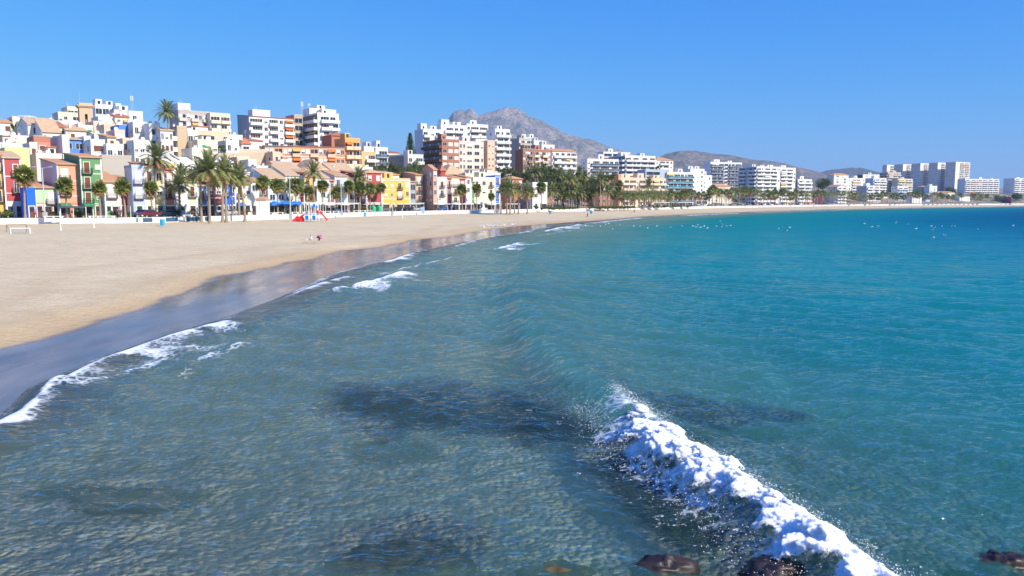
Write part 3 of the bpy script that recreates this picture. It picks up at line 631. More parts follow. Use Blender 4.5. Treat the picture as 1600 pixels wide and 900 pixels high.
BN = [0]
def frontD(px): return float(np.interp(px, [-60, 0, 200, 300, 400, 500, 600, 730, 850, 1000, 1100, 1300, 1600], [154, 157, 163, 174, 196, 226, 262, 294, 324, 388, 492, 715, 1030]))
def facade(root, w, n, fh, z0, cols, axis, wallmat, o, rr, skip_ground=False, budget=[0]):
    """lay columns of openings over a wall; axis 'f' = front (y=0), 's' = left side (x=0)"""
    wt = dict(w=1.0, n=.75, b=.8, h=1.15, B=1.9, L=2.6, W=1.7, G=1.5, g=.9, A=1.9)
    tot = sum(wt.get(c, 1) if c != '.' else .7 for c in cols); x = 0
    fr = o.get('trim', TRIM)
    if not isinstance(fr, bpy.types.Material): fr = colmat(fr)
    bal = colmat(o.get('bcol', 'white'))
    def put(nm, me, xx, z, par=root, local=None):
        if local is not None: ob = mkobj(nm, me, par, local)
        elif axis == 'f': ob = mkobj(nm, me, root, (xx, 0, z))
        else: ob = mkobj(nm, me, root, (0, w-xx, z), -math.pi/2)
        return ob
    ks = o.get('kinds', ('plain', 'blind', 'closed', 'plain'))
    for c in cols:
        cw = w*(wt.get(c, 1) if c != '.' else .7)/tot; xc = x+cw/2; x += cw
        if c == '.': continue
        for i in range(n):
            if skip_ground and i == 0: continue
            z = z0+i*fh
            if c in 'wnbW':
                ww = min({'w': 1.25, 'n': .85, 'b': .7, 'W': 2.4}[c], cw*.62); hh = {'w': 1.35, 'n': 1.5, 'b': .75, 'W': 1.4}[c]; hh = min(hh, fh*.5)
                put('window', m_window(ww, hh, fr, rr.choice(ks)), xc, z+fh*.34)
            elif c == 'h':
                ww = min(1.1, cw*.42); put('window', m_window(ww, min(2.15, fh*.72), fr, rr.choice(o.get('hk', ('brown', 'plain', 'closed', 'brown')))), xc, z+.18)
                put('balcony', m_rail(min(ww+.9, cw*.86)), xc, z+.1)
            elif c in 'BAL':
                bw = cw*.94; me = m_balc(bw, o.get('bd', 1.3), bal, o.get('bk', 'solid'))
                bo = put('balcony', me, xc, z+.12)
                mkobj('balcony_door', m_bdoor(bw*.92, fh*.76, rr.randrange(5)), bo, (0, -.01, .02))
                if (c == 'A' and rr.random() < .7) or rr.random() < o.get('awn', .06):
                    mkobj('awning', m_awn(bw*.9, 1.35, .75, rr.choice(o.get('awc', (CLOTH_O, CLOTH_W, CLOTH_Y)))), bo, (0, -.02, fh*.83))
            elif c in 'Gg':
                put('window', m_window(cw*.86, fh*.62, METAL, 'teal' if o.get('bk') == 'teal' else 'plain'), xc, z+fh*.2)
def building(label, pl, pc, pr, ptop, D=None, ang=None, col='white', cols='www', side='', roof='flat', name='apartment_building', cat='building', group=None, **o):
    BN[0] += 1; rr = random.Random(BN[0]*7+1)
    if D is None: D = frontD(pc)
    if ang is None: ang = float(np.interp(pc, [0, 300, 600, 850, 1050, 1300, 1600], [41, 41, 34, 27, 24, 24, 24]))
    a = R(ang); k0 = Kx(pc); kr = Kx(pr); cx, cy = k0*D, D
    w = (kr*cy-cx)/(math.cos(a)-kr*math.sin(a))
    if pl is not None:
        kl = Kx(pl); l = max(4, (kl*cy-cx)/(-math.sin(a)-kl*math.cos(a)))
    else: l = o.get('l', 9)
    w = max(w, 1.5)
    zg = min(gz(cx, cy), gz(cx+w*math.cos(a), cy+w*math.sin(a)))-.8 if o.get('base') is None else o['base']
    zt = Zat(ptop, cy); h = zt-zg
    if roof in ('tile', 'hip', 'gable'): pass
    root = empty(name, (cx, cy, zg), a); tag(root, label, cat, group)
    wm = colmat(col); sm = colmat(o.get('scol', col))  # some darker scol tones put the side wall's shade into its colour
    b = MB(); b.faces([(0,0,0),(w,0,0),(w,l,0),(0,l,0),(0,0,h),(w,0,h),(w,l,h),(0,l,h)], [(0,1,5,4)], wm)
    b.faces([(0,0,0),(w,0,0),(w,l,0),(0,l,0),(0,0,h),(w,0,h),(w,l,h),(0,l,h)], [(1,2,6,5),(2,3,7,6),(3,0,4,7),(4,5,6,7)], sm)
    b.build('wall', root)
    fh = o.get('fh', 3.0); hu = h-.35; n = max(1, int(hu//fh)); z0 = hu-n*fh+.0
    nv = min(n, o.get('nf', 30)); z0 += (n-nv)*fh; gd = bool(o.get('ground'))
    if cols: facade(root, w, nv, fh, z0, cols, 'f', wm, o, rr, skip_ground=gd)
    if side: facade(root, l, min(nv, o.get('nfs', 30)), fh, z0+(nv-min(nv, o.get('nfs', 30)))*fh, side, 's', sm, o, rr)
    if o.get('ground'):
        g = o['ground']; gh = fh-.3; zz = .8+0.02; cw = w/len(g)
        for i, c in enumerate(g):
            xc = (i+.5)*cw
            if c == 'd': mkobj('door', m_door(min(1.1, cw*.6), 2.2, rr.choice((WOODB, WOODB, colmat('green'), colmat('off')))), root, (xc, 0, zz))
            if c == 's':
                s_ = mkobj('shop_window', m_shop(cw*.85, 2.4), root, (xc, 0, zz))
                if o.get('awning'): mkobj('awning', m_awn(cw*.95, 1.8, .6, o['awning']), root, (xc, -.04, zz+2.9))
        if o.get('gcol'):
            b = MB(); b.box(-.02, w+.02, -.03, 0, .1, zz+gh+.2, colmat(o['gcol'])); gb = b.build('ground_floor_wall', root)
            for ch in root.children:
                if ch.name.split('.')[0] in ('door', 'shop_window'): ch.location.y = -.035
    if o.get('quoin'):
        q = MB()
        if o['quoin'] == 'teeth':
            for i in range(int(h/.5)):
                e = .45 if i % 2 else .28
                q.box(-.02, e, -.05, 0, i*.5, i*.5+.46, TRIM); q.box(w-e, w+.02, -.05, 0, i*.5, i*.5+.46, TRIM)
        else:
            for x0, x1 in ((-.02, .22), (w-.22, w+.02)): q.box(x0, x1, -.04, 0, 0, h, TRIM)
            for i in range(1, nv): q.box(.22, w-.22, -.04, 0, z0+i*fh-.02, z0+i*fh+.12, TRIM)
            q.box(-.04, w+.04, -.12, 0, h-.22, h, TRIM)
        q.build('stone_trim', root)
    if o.get('bands'):
        q = MB(); bm_ = colmat(o['bands'])
        for i in range(0, nv+1): q.box(-.06, w+.06, -.09, l*.0, z0+i*fh-.14, z0+i*fh+.14, bm_)
        q.build('floor_band', root)
    tm = o.get('tile', TILE)
    if roof == 'tile':     # lean-to falling to the street
        rh = o.get('rh', min(1.2, l*.11)); e = .45; b = MB()
        b.faces([(-.25,-e,h-.10),(w+.25,-e,h-.10),(w+.25,l,h+rh),(-.25,l,h+rh),(-.25,-e,h+.12),(w+.25,-e,h+.12),(w+.25,l,h+rh+.22),(-.25,l,h+rh+.22)],
                [(0,3,2,1),(4,5,6,7),(0,1,5,4),(1,2,6,5),(2,3,7,6),(3,0,4,7)], tm)
        b.faces([(0,0,h),(0,l,h),(0,l,h+rh-.0),(w,0,h),(w,l,h),(w,l,h+rh)], [(0,2,1),(3,4,5),(1,2,5,4)], sm)
        b.build('roof', root)
    elif roof == 'gable':  # ridge parallel to the street, gable on the visible side
        rh = o.get('rh', l*.2); b = MB(); e = .4
        for sgn in (0, 1):
            y0, y1 = (-e, l/2) if sgn == 0 else (l+e, l/2); dz = rh*e/(l/2)
            b.faces([(-.2,y0,h-dz),(w+.2,y0,h-dz),(w+.2,y1,h+rh),(-.2,y1,h+rh),(-.2,y0,h-dz+.2),(w+.2,y0,h-dz+.2),(w+.2,y1,h+rh+.2),(-.2,y1,h+rh+.2)],
                    [(0,3,2,1),(4,5,6,7),(0,1,5,4),(1,2,6,5),(3,0,4,7)], tm)
        b.faces([(0,0,h),(0,l,h),(0,l/2,h+rh),(w,0,h),(w,l,h),(w,l/2,h+rh)], [(0,2,1),(3,4,5)], sm)
        b.build('roof', root)
    elif roof == 'xgable':  # ridge runs back from the street, gable over the front
        rh = o.get('rh', w*.2); b = MB()
        for x0, x1, d in ((-.4, w/2, 1), (w+.4, w/2, -1)):
            dz = rh*.4/(w/2)
            b.faces([(x0,-.4,h-dz),(x0,l,h-dz),(x1,l,h+rh),(x1,-.4,h+rh),(x0,-.4,h-dz+.2),(x0,l,h-dz+.2),(x1,l,h+rh+.2),(x1,-.4,h+rh+.2)], [(0,3,2,1),(4,5,6,7),(0,1,5,4),(1,2,6,5),(3,0,4,7)], tm)
        b.faces([(0,0,h),(w,0,h),(w/2,0,h+rh),(0,l,h),(w,l,h),(w/2,l,h+rh)], [(0,1,2),(3,5,4)], wm)
        b.build('roof', root)
    elif roof == 'hip':
        rh = o.get('rh', min(w, l)*.2); i_ = min(w, l)/2; e = .4; b = MB()
        vs = [(-e,-e,h),(w+e,-e,h),(w+e,l+e,h),(-e,l+e,h)]
        tp = [(i_, i_, h+rh), (w-i_, i_, h+rh), (w-i_, l-i_, h+rh), (i_, l-i_, h+rh)]
        b.faces(vs+[(x, y, z) for x, y, z in tp]+[(x, y, h-.2) for x, y, z in vs], [(0,1,5,4),(1,2,6,5),(2,3,7,6),(3,0,4,7),(4,5,6,7),(8,9,1,0),(9,10,2,1),(10,11,3,2),(11,8,0,3),(11,10,9,8)], tm)
        b.build('roof', root)
    else:
        b = MB(); p = o.get('para', .55); t = .2; pm = colmat(o.get('pcol', col))
        b.box(-.04, w+.04, -.04, t, h-.02, h+p, pm); b.box(-.04, w+.04, l-t, l+.04, h-.02, h+p, pm); b.box(-.04, t, t, l-t, h-.02, h+p, pm); b.box(w-t, w+.04, t, l-t, h-.02, h+p, pm)
        b.box(-.1, w+.1, -.1, t+.04, h+p, h+p+.08, tm if o.get('tcap') else TRIM)
        b.build('parapet', root)
        k = o.get('tops', 1 if w > 8 else 0)
        for j in range(k):
            tw = min(w*.3, rr.uniform(3, 6)); x0 = (j+.3+rr.random()*.3)*w/max(k, 1)-tw/2; x0 = max(.3, min(w-tw-.3, x0)); th = rr.uniform(2, 3.2)
            b = MB(); b.box(x0, x0+tw, l*.3, l*.3+min(4, l*.5), h, h+th, pm); b.box(x0-.12, x0+tw+.12, l*.3-.12, l*.3+min(4, l*.5)+.12, h+th, h+th+.15, TRIM)
            b.box(x0+tw*.3, x0+tw*.3+.9, l*.3-.03, l*.3, h+.1, h+2.1, GLASS)
            b.build('stair_tower', root)
    if o.get('ant', rr.random() < .5 and w > 3 and D < 420):
        b = MB(); x0 = rr.uniform(.2, .8)*w; zz = h+(1.2 if roof != 'flat' else 0); b.tube((x0, l*.5, zz-1.3), (x0, l*.5, zz+2.6), .035, .03, METAL, 5)
        for q in range(3): b.tube((x0-.55+.1*q, l*.5, zz+1.7+.35*q), (x0+.55-.1*q, l*.5, zz+1.7+.35*q), .02, .02, METAL, 4)
        b.build('aerial', root)
    root['_w'] = w; root['_l'] = l; root['_h'] = h
    return root
HK = dict(name='town_house', cat='house')
G_ROW = 'coloured houses along the seafront promenade'
def house(label, pc, pr, ptop, col, cols, pl=None, **k):
    for a, b in (('roof', 'tile'), ('quoin', True), ('ground', 'ds'), ('l', 10)): k.setdefault(a, b)
    return building(label, pl, pc, pr, ptop, col=col, cols=cols, **{**HK, 'group': G_ROW, **k})
# ---- seafront row, left to right (photo x of the side wall, corner, right edge; y of the eaves)
house('orange-yellow house cut by the left edge of the photo', -25, 7, 240, 'ochre', 'wh', ground='d')
house('tall crimson house with white storey bands beside the orange-yellow house', 7.5, 35, 246, 'red', '.h', rh=1.6, tile=TILE_P, ground='dd', gcol='lgrey', fh=3.3)
house('small white house squeezed between the crimson and cobalt blue houses', 36, 52, 288, 'white', 'n', ground='d', D=163, quoin=None)
house('low cobalt blue house with white door surrounds', 41, 55, 297, 'cobalt', '.', D=153, ground='d', l=6, roof='flat', quoin=None, tops=0, awning=None)
house('low pale green house with a red ground floor', 54, 92, 293, 'lime', '.h', gcol='coral', ground='dsd', rh=1.2)
house('salmon house with a bare side wall greyed by painted shade', 91, 127, 256, 'salmon', 'h.', pl=66, scol='lgrey', gcol='coral', ground='sd', rh=1.5, awning=CLOTH_G)  # grey of the side wall is shade put into scol
house('tall green house with brown shutters and iron balconies', 127.5, 161, 245, 'green', 'hb', pl=103, hk=('brown',), ground='sd', rh=1.2, tile=TILE, awning=CLOTH_G, trim='cream')
house('low pinkish white house right of the tall green house', 163, 186, 284, (.74, .62, .58), 'h', ground='ds', rh=2.2, hk=('closed',))
house('dark red house behind a fan palm, left of the lavender house', 187, 206, 281, 'crimson', 'h', ground='dd', D=166)
house('tall lavender house with a white side wall', 207.5, 226, 262, 'lav', 'h', pl=196, scol='white', ground='d', roof='flat', hk=('closed',), quoin=None)
house('pale yellow house next to the lavender house', 226.5, 241, 260, 'pale', 'h', ground='d')
house('golden yellow narrow house behind the tallest beach palm', 241.5, 257, 264, 'yellow', 'n', ground='d')
house('narrow rose red house between yellow and white houses', 257.5, 273, 264, 'coral', 'h', ground='s')
house('white house left of the beach palm cluster', 274, 292, 283, 'white', 'w', ground='d')
house('pale lime house with a balcony behind the palm cluster', 292.5, 308, 284, (.72, .78, .52), 'h', ground='d')
house('bright blue house half hidden by the palm cluster', 308.5, 324, 290, 'blue', 'h', ground='s')
house('maroon house hidden behind palm trunks', 324.5, 347, 286, 'maroon', 'ww', ground='sd')
house('royal blue house with a teal door behind palm trunks', 347.5, 368, 284, 'cobalt', 'hw', ground='ds')
house('pale cream house right of the royal blue house', 368.5, 392, 287, 'pale', 'hn', ground='sd', awning=CLOTH_B)
house('white house behind the beach kiosk', 392.5, 418, 283, 'white', 'wh', ground='ss')
house('pale blue house with a slanted tile roof right of the kiosk', 418.5, 446, 279, 'sky', 'ww', ground='ss', awning=CLOTH_B, roof='tile', rh=2.8, tile=TILE_P)
house('pale yellow house with a slanted roof near the street lamp', 446.5, 467, 274, 'pale', 'hw', ground='ss', awning=CLOTH_B, tile=TILE_P, rh=3)
house('narrow crimson house with a purple bougainvillea front', 467.5, 475, 270, 'crimson', 'n', ground='d')
house('golden house with white windows behind the playground', 475.5, 495, 276, 'ochre', 'hn', ground='ss', awning=CLOTH_W, rh=2.5)
house('white house with a mint front right of the golden house', 495.5, 514, 278, (.66, .76, .70), 'w', ground='s', rh=3, tile=TILE_P)
house('narrow red house left of the light blue house', 515, 523, 282, 'red', 'n', ground='s')
house('light blue house with white windows behind fan palms', 523.5, 543, 275, 'sky', 'hw', ground='ss', awning=CLOTH_W, rh=1.8)
house('pale yellow house left of the dark red house', 543.5, 553, 278, 'pale', 'h', ground='s')
house('wine red house darkened by painted shade beside the red corner house', 553.5, 571, 271, 'wine', 'hn', ground='ss')  # wine tone has shade mixed into the wall colour
house('tall red corner house with toothed white quoins', 572, 597, 269, 'red', 'nn', pl=None, quoin='teeth', ground='ss', fh=3.4, roof='hip', tile=TILE_P)
house('broad yellow house with small square windows', 597.5, 641, 281, (.86, .50, .11), 'bbhn', ground='sdss', fh=2.9, roof='flat', l=12)
house('orange rooftop storey on the broad yellow house', 600, 612, 270, 'orange', 'n', D=268, l=6, ground=None, nf=1)
house('white rooftop storey on the broad yellow house', 613, 624, 273, 'white', 'n', D=268, l=6, ground=None, nf=1, quoin=None)
house('grey-blue house with glass bay windows', 641.5, 649, 284, (.35, .42, .50), 'G', ground='s', quoin=None)
house('tan house with an open top loggia', 649.5, 661, 273, 'tan', 'h', ground='s', quoin=None, bcol='tan')
house('pink-brown house with a wide gable wall', 677, 683, 265, (.62, .40, .30), 'n', pl=660, ground='s', quoin=None, side='.nw', roof='gable', D=272)
house('whitish pink house with tall balcony doors', 683.5, 698, 279, (.80, .68, .62), 'h', ground='s', quoin=None, roof='flat')
house('narrow crimson house with white window bays', 698.5, 706, 278, 'red', 'h', ground='s')
house('narrow lemon yellow house', 706.5, 717, 277, (.84, .78, .42), 'h', ground='s')
house('second crimson house with a white arched bay', 717.5, 727.5, 279, 'red', 'h', ground='s')
house('narrow white house with a green stripe', 728, 736, 277, 'white', 'n', ground='s')
house('narrow green house front beside the cream houses', 736.5, 739, 284, 'green', '', ground='s', l=8)
house('long cream house with a roof terrace', 739.5, 773, 279, 'pale', 'hwh', ground='sss', roof='flat', awning=CLOTH_W, l=10)
house('narrow deep blue house beside the brick-red corner house', 773.5, 781, 276, 'cobalt', 'n', ground='s', roof='flat')
house('brick-red corner house with a hipped tile roof', 796, 816, 279, 'brick', 'h.w', pl=781, side='.w', roof='hip', ground='sd', tile=TILE, quoin=None, D=318)
house('big white seafront villa with a long rooftop balustrade', 832, 855, 287, 'white', 'ww', pl=816, side='ww', roof='flat', ground='ds', pcol='snow', quoin=None)

# ---- old town climbing the slope behind
G_OLD = 'old town houses climbing the slope'
def hill(label, pc, pr, ptop, D, col='white', cols='ww', **k):
    k.setdefault('roof', 'flat'); k.setdefault('l', 8); k.setdefault('name', 'town_house'); k.setdefault('cat', 'house'); k.setdefault('group', G_OLD); k.setdefault('tops', 0)
    pl = k.pop('pl', None); k.setdefault('nf', 4); rq = random.Random(int(pc*13+ptop))
    if col in ('white', 'snow') and 'white' not in label: col = rq.choice(('off', 'cream'))
    if pl is None and k.get('side') is None and rq.random() < .7: k['side'] = rq.choice(('b.', 'n.b', '.w', 'b')); k['nfs'] = 2
    if col in ('white', 'snow'): col = rq.choice(('white', 'snow', (.82, .77, .68), (.80, .73, .62)))
    k.setdefault('kinds', ('plain', 'plain', 'blind', 'brown'))
    o = building(label, pl, pc, pr, ptop, D=D, col=col, cols=cols, **k); w, l, h = o['_w'], o['_l'], o['_h']
    if w > 2.5:
        if rq.random() < .6:
            b = MB(); x0 = rq.uniform(.15, .8)*w; y0 = l*rq.uniform(.3, .8); z = h+(.8 if k['roof'] != 'flat' else 0); b.box(x0-.25, x0+.25, y0-.25, y0+.25, z-1, z+1.3, colmat('off')); b.box(x0-.35, x0+.35, y0-.35, y0+.35, z+1.3, z+1.42, TILE); b.build('chimney', o)
        if k['roof'] == 'flat' and w > 4 and rq.random() < .75:
            b = MB(); ww = rq.uniform(.3, .55)*w; x0 = rq.uniform(.05, .95-ww/w)*w; hh = rq.uniform(1.9, 2.6); b.box(x0, x0+ww, l*.45, l*.95, h, h+hh, colmat(rq.choice(('white', 'off', 'cream', 'snow')))); b.box(x0-.15, x0+ww+.15, l*.40, l*.98, h+hh, h+hh+.14, TILE); b.box(x0+.4, x0+1.2, l*.45-.02, l*.45, h+.1, h+1.8, GLASS); b.build('roof_room', o)
        if rq.random() < .35 and w > 3.5:
            b = MB(); x0 = rq.uniform(.1, .5)*w; mkobj('awning', m_awn(min(2.6, w*.45), 1.2, .5, rq.choice((CLOTH_W, CLOTH_Y, CLOTH_G, CLOTH_O))), o, (x0+1.2, -.02, h-rq.uniform(.6, 1.2)))
    return o
hill('wide ochre yellow wall of the house rising behind the crimson house', 12, 50, 234, 176, 'yellow', '', l=7)
hill('white house with a brown shuttered window left of the red terrace house', 51, 60, 226, 186, 'white', 'n', kinds=('brown',))
hill('red house with a balustraded roof terrace', 58, 83, 221, 192, 'coral', '.W.', nf=1, para=1.3, pcol='brick')
hill('plain white annex under the red terrace house', 60, 100, 243, 182, 'white', '.n.', nf=1)
hill('white stucco block with a side greyed by painted shade, left of the blue arcade house', 102, 112, 214, 192, 'white', '', pl=82, scol='lgrey', l=12)  # white block; shade of its side painted in through scol
hill('white-arched house with a cobalt blue front and terracotta roof', 103, 136, 217, 198, 'blue', 'WW', nf=2, roof='tile', quoin=None, bcol='white', tile=TILE_P)
hill('white wing right of the cobalt arcade house', 136, 146, 216, 200, 'white', 'n')
hill('cream garden house below a washing terrace at the far left', 0, 30, 226, 196, 'off', 'wW', nf=2)
hill('cream garage-like house right of the washing terrace', 30, 50, 224, 200, 'cream', 'W', nf=1)
hill('whitewashed house with a red roof edge at far left', 22, 50, 214, 206, 'white', 'b.b', tcap=1, tile=TILE_R)
hill('pale blue-tinted house by the left edge of the photo', -12, 14, 204, 212, 'sky', 'ww', nf=3)
hill('white house under a green awning roof at top left', -10, 26, 190, 222, 'snow', 'b.w', nf=4, roof='gable', rh=1)
hill('small cream tower house with a stair head at top left', 27, 37, 185, 226, 'cream', 'b', nf=3)
hill('white house with a metal pergola on its roof', 36, 54, 192, 224, 'white', '.W', nf=2)
hill('big blank white gable house in the middle of the slope', 50, 72, 194, 214, 'snow', '.nn', l=14, roof='gable', tile=TILE_P, rh=2)
hill('long white house under a sloping brown tile roof', 72, 100, 206, 208, 'white', 'n.n.', roof='tile', tile=TILE_P, rh=4, nf=2)
hill('white house with a red-tiled ridge right of the brown roof', 90, 108, 198, 222, 'white', 'nW', roof='tile', tile=TILE_R, rh=2, nf=2)
hill('low white house with a dark porch below the cream flats', 84, 104, 191, 236, 'white', 'W', nf=1)
hill('white house with a tiny blue window below the bell tower', 104, 122, 190, 240, 'snow', 'b.n', nf=2)
hill('white house with a long tiled lean-to below the bell tower', 108, 140, 203, 222, 'off', 'W.b', roof='tile', tile=TILE_P, rh=2, nf=2)
hill('bright white cube house below the bell tower', 128, 151, 198, 228, 'snow', '..b', nf=3)
hill('domed-looking white terrace house above the beige retaining wall', 146, 168, 221, 196, 'white', 'W', nf=1)
hill('peach house with a blank front right of the bell tower', 152, 161, 192, 236, 'peach', '', nf=2)
hill('white house with small windows right of the peach house', 161, 176, 194, 236, 'white', 'nb', nf=2)
hill('open-porched white house with dark arches', 152, 176, 212, 214, 'off', 'WW', nf=2)
hill('salmon house with a small square window mid-slope', 168, 190, 197, 226, 'peach', 'bn', nf=3)
hill('cream house with a ledge roof and blank wall', 172, 186, 214, 206, 'cream', 'n', nf=2, roof='tile', rh=1)
hill('pale peach house left of the bright blue-fronted house', 184, 200, 206, 212, 'pink', 'nn', nf=3)
hill('little house painted vivid blue on the old-town slope', 191, 212, 198, 218, 'blue', 'n.', nf=1)
hill('low terrace house with clutter below the vivid blue house', 170, 196, 228, 196, 'off', 'WnW', nf=2)
hill('white house under the church-side terrace with an orange parapet', 160, 184, 184, 246, 'snow', 'n.b', nf=2, tcap=1)
hill('white house with a terracotta roof right below the white skyline flats', 186, 208, 182, 248, 'white', 'nn', nf=2, roof='tile', tile=TILE_R, rh=1.5)
hill('tall white house with green-framed windows on the slope', 213, 234, 193, 216, 'snow', 'nn', nf=4, fh=3.2, kinds=('plain', 'closed'))
hill('salmon narrow wall house between two white houses', 234, 238, 196, 216, 'tan', '', nf=4)
hill('tall white house with a sky blue balcony door', 238, 255, 196, 214, 'white', 'W', nf=4, kinds=('blind', 'plain'))
hill('white house with several dark windows left of the hill palm', 255, 274, 203, 212, 'white', 'nwn', nf=4, roof='tile', rh=1.2, tile=TILE_P)
hill('peach house with curved balcony beneath the vivid blue house', 196, 212, 219, 204, 'peach', 'nn', nf=2)
hill('white house with twin windows above the lavender house', 213, 238, 222, 200, 'snow', 'nwn', nf=2)
hill('big white shed with a pitched roof beneath the hill palm', 282, 328, 258, 206, 'snow', 'b..b', nf=1, roof='gable', tile=WHITE, rh=2)
hill('white warehouse gable left of the hill palm foot', 252, 282, 248, 200, 'snow', 'b.b', nf=1, roof='xgable', tile=WHITE, rh=1.5)
hill('yellow block with a beige end wall right of the hill palm', 281, 296, 200, 222, 'tan', '', pl=268, scol='yellow', side='BB', nf=4, l=12)
hill('cream house with stacked white balconies right of the yellow block', 297, 314, 207, 224, 'off', 'BB', nf=4, bd=.9)
hill('cream house with a walled terrace and potted trees', 312, 343, 221, 218, 'cream', 'Wbw', nf=2)
hill('cream lower house with a rounded window', 303, 330, 234, 210, 'cream', 'w.w', nf=1)
hill('orange apartment house behind the cream terrace house', 303, 361, 206, 246, 'peach', 'w.W.w', nf=3, scol='obrick', name='apartment_building', cat='building', l=10, group=None)
hill('small white houses step above the long beige wall', 356, 376, 222, 240, 'white', 'nb', nf=2)
hill('white clustered house at the skyline gap right of the cream flats', 360, 382, 213, 256, 'snow', 'n.n', nf=2)
hill('white warehouse with a curved roof behind the palm cluster', 333, 366, 253, 200, 'snow', 'W.W', nf=1, roof='gable', tile=WHITE, rh=1)
hill('white narrow tower house with a blue door above the kiosk', 390, 402, 252, 222, 'white', 'n', nf=3)
hill('blue-white house right of the narrow white tower house', 402, 424, 262, 216, 'sky', 'b.n', nf=2)
hill('peach-tan windowless house behind the palm cluster', 372, 392, 248, 226, 'peach', '', nf=2)
hill('low house with a dark glazed gallery above the kiosk', 383, 418, 272, 208, 'off', 'GGG', nf=1)
hill('cream slab house with a dark slit window', 428, 440, 240, 238, 'peach', 'n', nf=2, kinds=('brown',))
hill('white house with a big window left of the brick flats base', 440, 452, 252, 236, 'white', 'W', nf=2)
hill('tan tile-roofed house behind the golden house', 440, 474, 268, 222, 'off', 'n.n', nf=1, roof='tile', tile=TILE_P, rh=3)
hill('broad brown tile-roofed house behind the playground', 478, 520, 270, 244, 'off', 'b..b', nf=1, roof='hip', tile=TILE_P, rh=4.5, l=16)
hill('white house with a terracotta roof above the light blue house', 520, 556, 268, 256, 'white', 'bb.b', nf=1, roof='tile', tile=TILE_P, rh=3)
hill('low white rooftop terrace left of the red corner house', 545, 583, 263, 268, 'white', 'WW', nf=1)
hill('tan gabled roof house behind the yellow house', 640, 668, 280, 286, 'tan', 'n', nf=1, roof='hip', tile=TILE, l=10)
hill('low brown-roofed house behind the crimson pair', 696, 730, 272, 310, 'off', 'b.b', nf=1, roof='hip', tile=TILE_P, l=14, rh=4)
hill('little red-walled rooftop hut above the pink-brown house', 689, 696, 266, 290, 'crimson', '', nf=1, l=4, roof='hip', tile=TILE_R, rh=2)
hill('cream terraced house front above the long cream house', 727, 757, 273, 308, 'cream', 'wGw', nf=1)
hill('white stepped house above the deep blue house', 757, 782, 272, 314, 'off', 'nbn', nf=2)

# ---- larger blocks on and behind the ridge
building('cream skyline flats with deep loggias left of the bell tower', None, 98, 133, 177, 282, col='cream', cols='wwL', nf=3, tops=0, group='flats on the old-town skyline')
building('set-back cream upper storey of the skyline flats', None, 113, 133, 168.5, 288, col='cream', cols='GG', nf=2, tops=0)
building('long white skyline building with a dark ribbon window', None, 156, 188, 165, 284, col='snow', cols='GGG', nf=3, tops=2)
building('square white roof tower at the skyline right of the bell tower', None, 188, 196, 164, 286, col='snow', cols='', tops=0)
building('white stepped skyline flats above the vivid blue house', None, 185, 229, 174, 272, col='snow', cols='W.w.', nf=2, tops=1)
building('grey-banded apartment block with white roof hut behind the hill palm', 270, 284, 333, 174, 300, col=(.50, .44, .40), cols='BwBwB', side='w', nf=6, bd=.9, bcol=(.60, .55, .50), tops=0)
building('white roof hut topping the grey-banded apartment block', None, 284, 303, 163, 306, col='snow', cols='.W', nf=1, tops=0)
building('cream apartment block with rounded end right of the grey-banded block', None, 333, 364, 178, 304, col='cream', cols='BB', nf=6, bcol='cream', bd=1)
building('white apartment block with shade painted grey on its end wall and an orange awning', 375, 393, 462, 181, 318, col='snow', scol='grey', cols='LwBwA', nf=7, fh=3.05, roof='tile', rh=1.2, tile=TILE_R, l=14, name='apartment_building', awc=(CLOTH_O,), trim='off')  # end wall's shade is put into scol as grey
building('white rooftop storey on the block with the shade-painted end wall', None, 399, 426, 173, 326, col='snow', cols='', tops=0, l=5)
building('dark blue-glazed wing of the tall white block', None, 463, 476, 181, 330, col='tan', cols='G', nf=6, tops=0)
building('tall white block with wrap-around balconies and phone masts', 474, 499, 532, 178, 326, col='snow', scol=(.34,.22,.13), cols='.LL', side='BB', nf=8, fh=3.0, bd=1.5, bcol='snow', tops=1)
building('white penthouse storey of the tall white block', None, 487, 528, 171, 334, col='snow', cols='WW', nf=1, tops=1, l=8)
building('long orange brick block with white floor bands and a terracotta roof', 405, 416, 540, 227.5, 262, ang=20, col='obrick', cols='wwBwwAwwBwwAww', nf=5, fh=3.0, bd=.6, bands='white', roof='tile', rh=2.6, tile=TILE_R, bcol='peach', awc=(CLOTH_Y, CLOTH_O), awn=.25, kinds=('closed', 'plain', 'blind'), l=14)
building('low orange porch building left of the long brick block', None, 380, 394, 224, 258, col='white', cols='W', nf=1, roof='hip', tile=TILE_R, l=8, rh=2)
building('white link house beneath the block with the shade-painted end wall', None, 388, 413, 219, 268, col='white', cols='b.b', nf=2, roof='tile', tile=TILE_R, rh=1)
building('orange balconied flats at the right end of the long brick block', None, 541, 564, 218, 276, col='orange', cols='BB', nf=6, bcol='peach', bd=1.1, tops=1)
building('brown rooftop house between the brick block and the tall white block', None, 520, 548, 211, 300, col='brick', cols='b', nf=1, tops=0, roof='hip', tile=TILE_R)
building('low olive-yellow flats right of the orange flats', None, 566, 588, 239, 302, col=(.62, .50, .24), cols='.B', nf=4, tops=0)
building('pale blue-grey rooftop house above the olive-yellow flats', None, 570, 590, 231, 310, col='lgrey', cols='', nf=1, tops=1)
building('grey flats with glazed balconies right of the olive-yellow flats', None, 588, 607, 232, 312, col='lgrey', cols='L', nf=5, bk='glass', bcol='lgrey', tops=1)
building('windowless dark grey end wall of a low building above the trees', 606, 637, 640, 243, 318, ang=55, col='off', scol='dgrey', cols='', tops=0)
building('white low building with green railings above the tree bank', None, 638, 662, 243, 316, col='off', cols='wB', nf=2, tops=1)
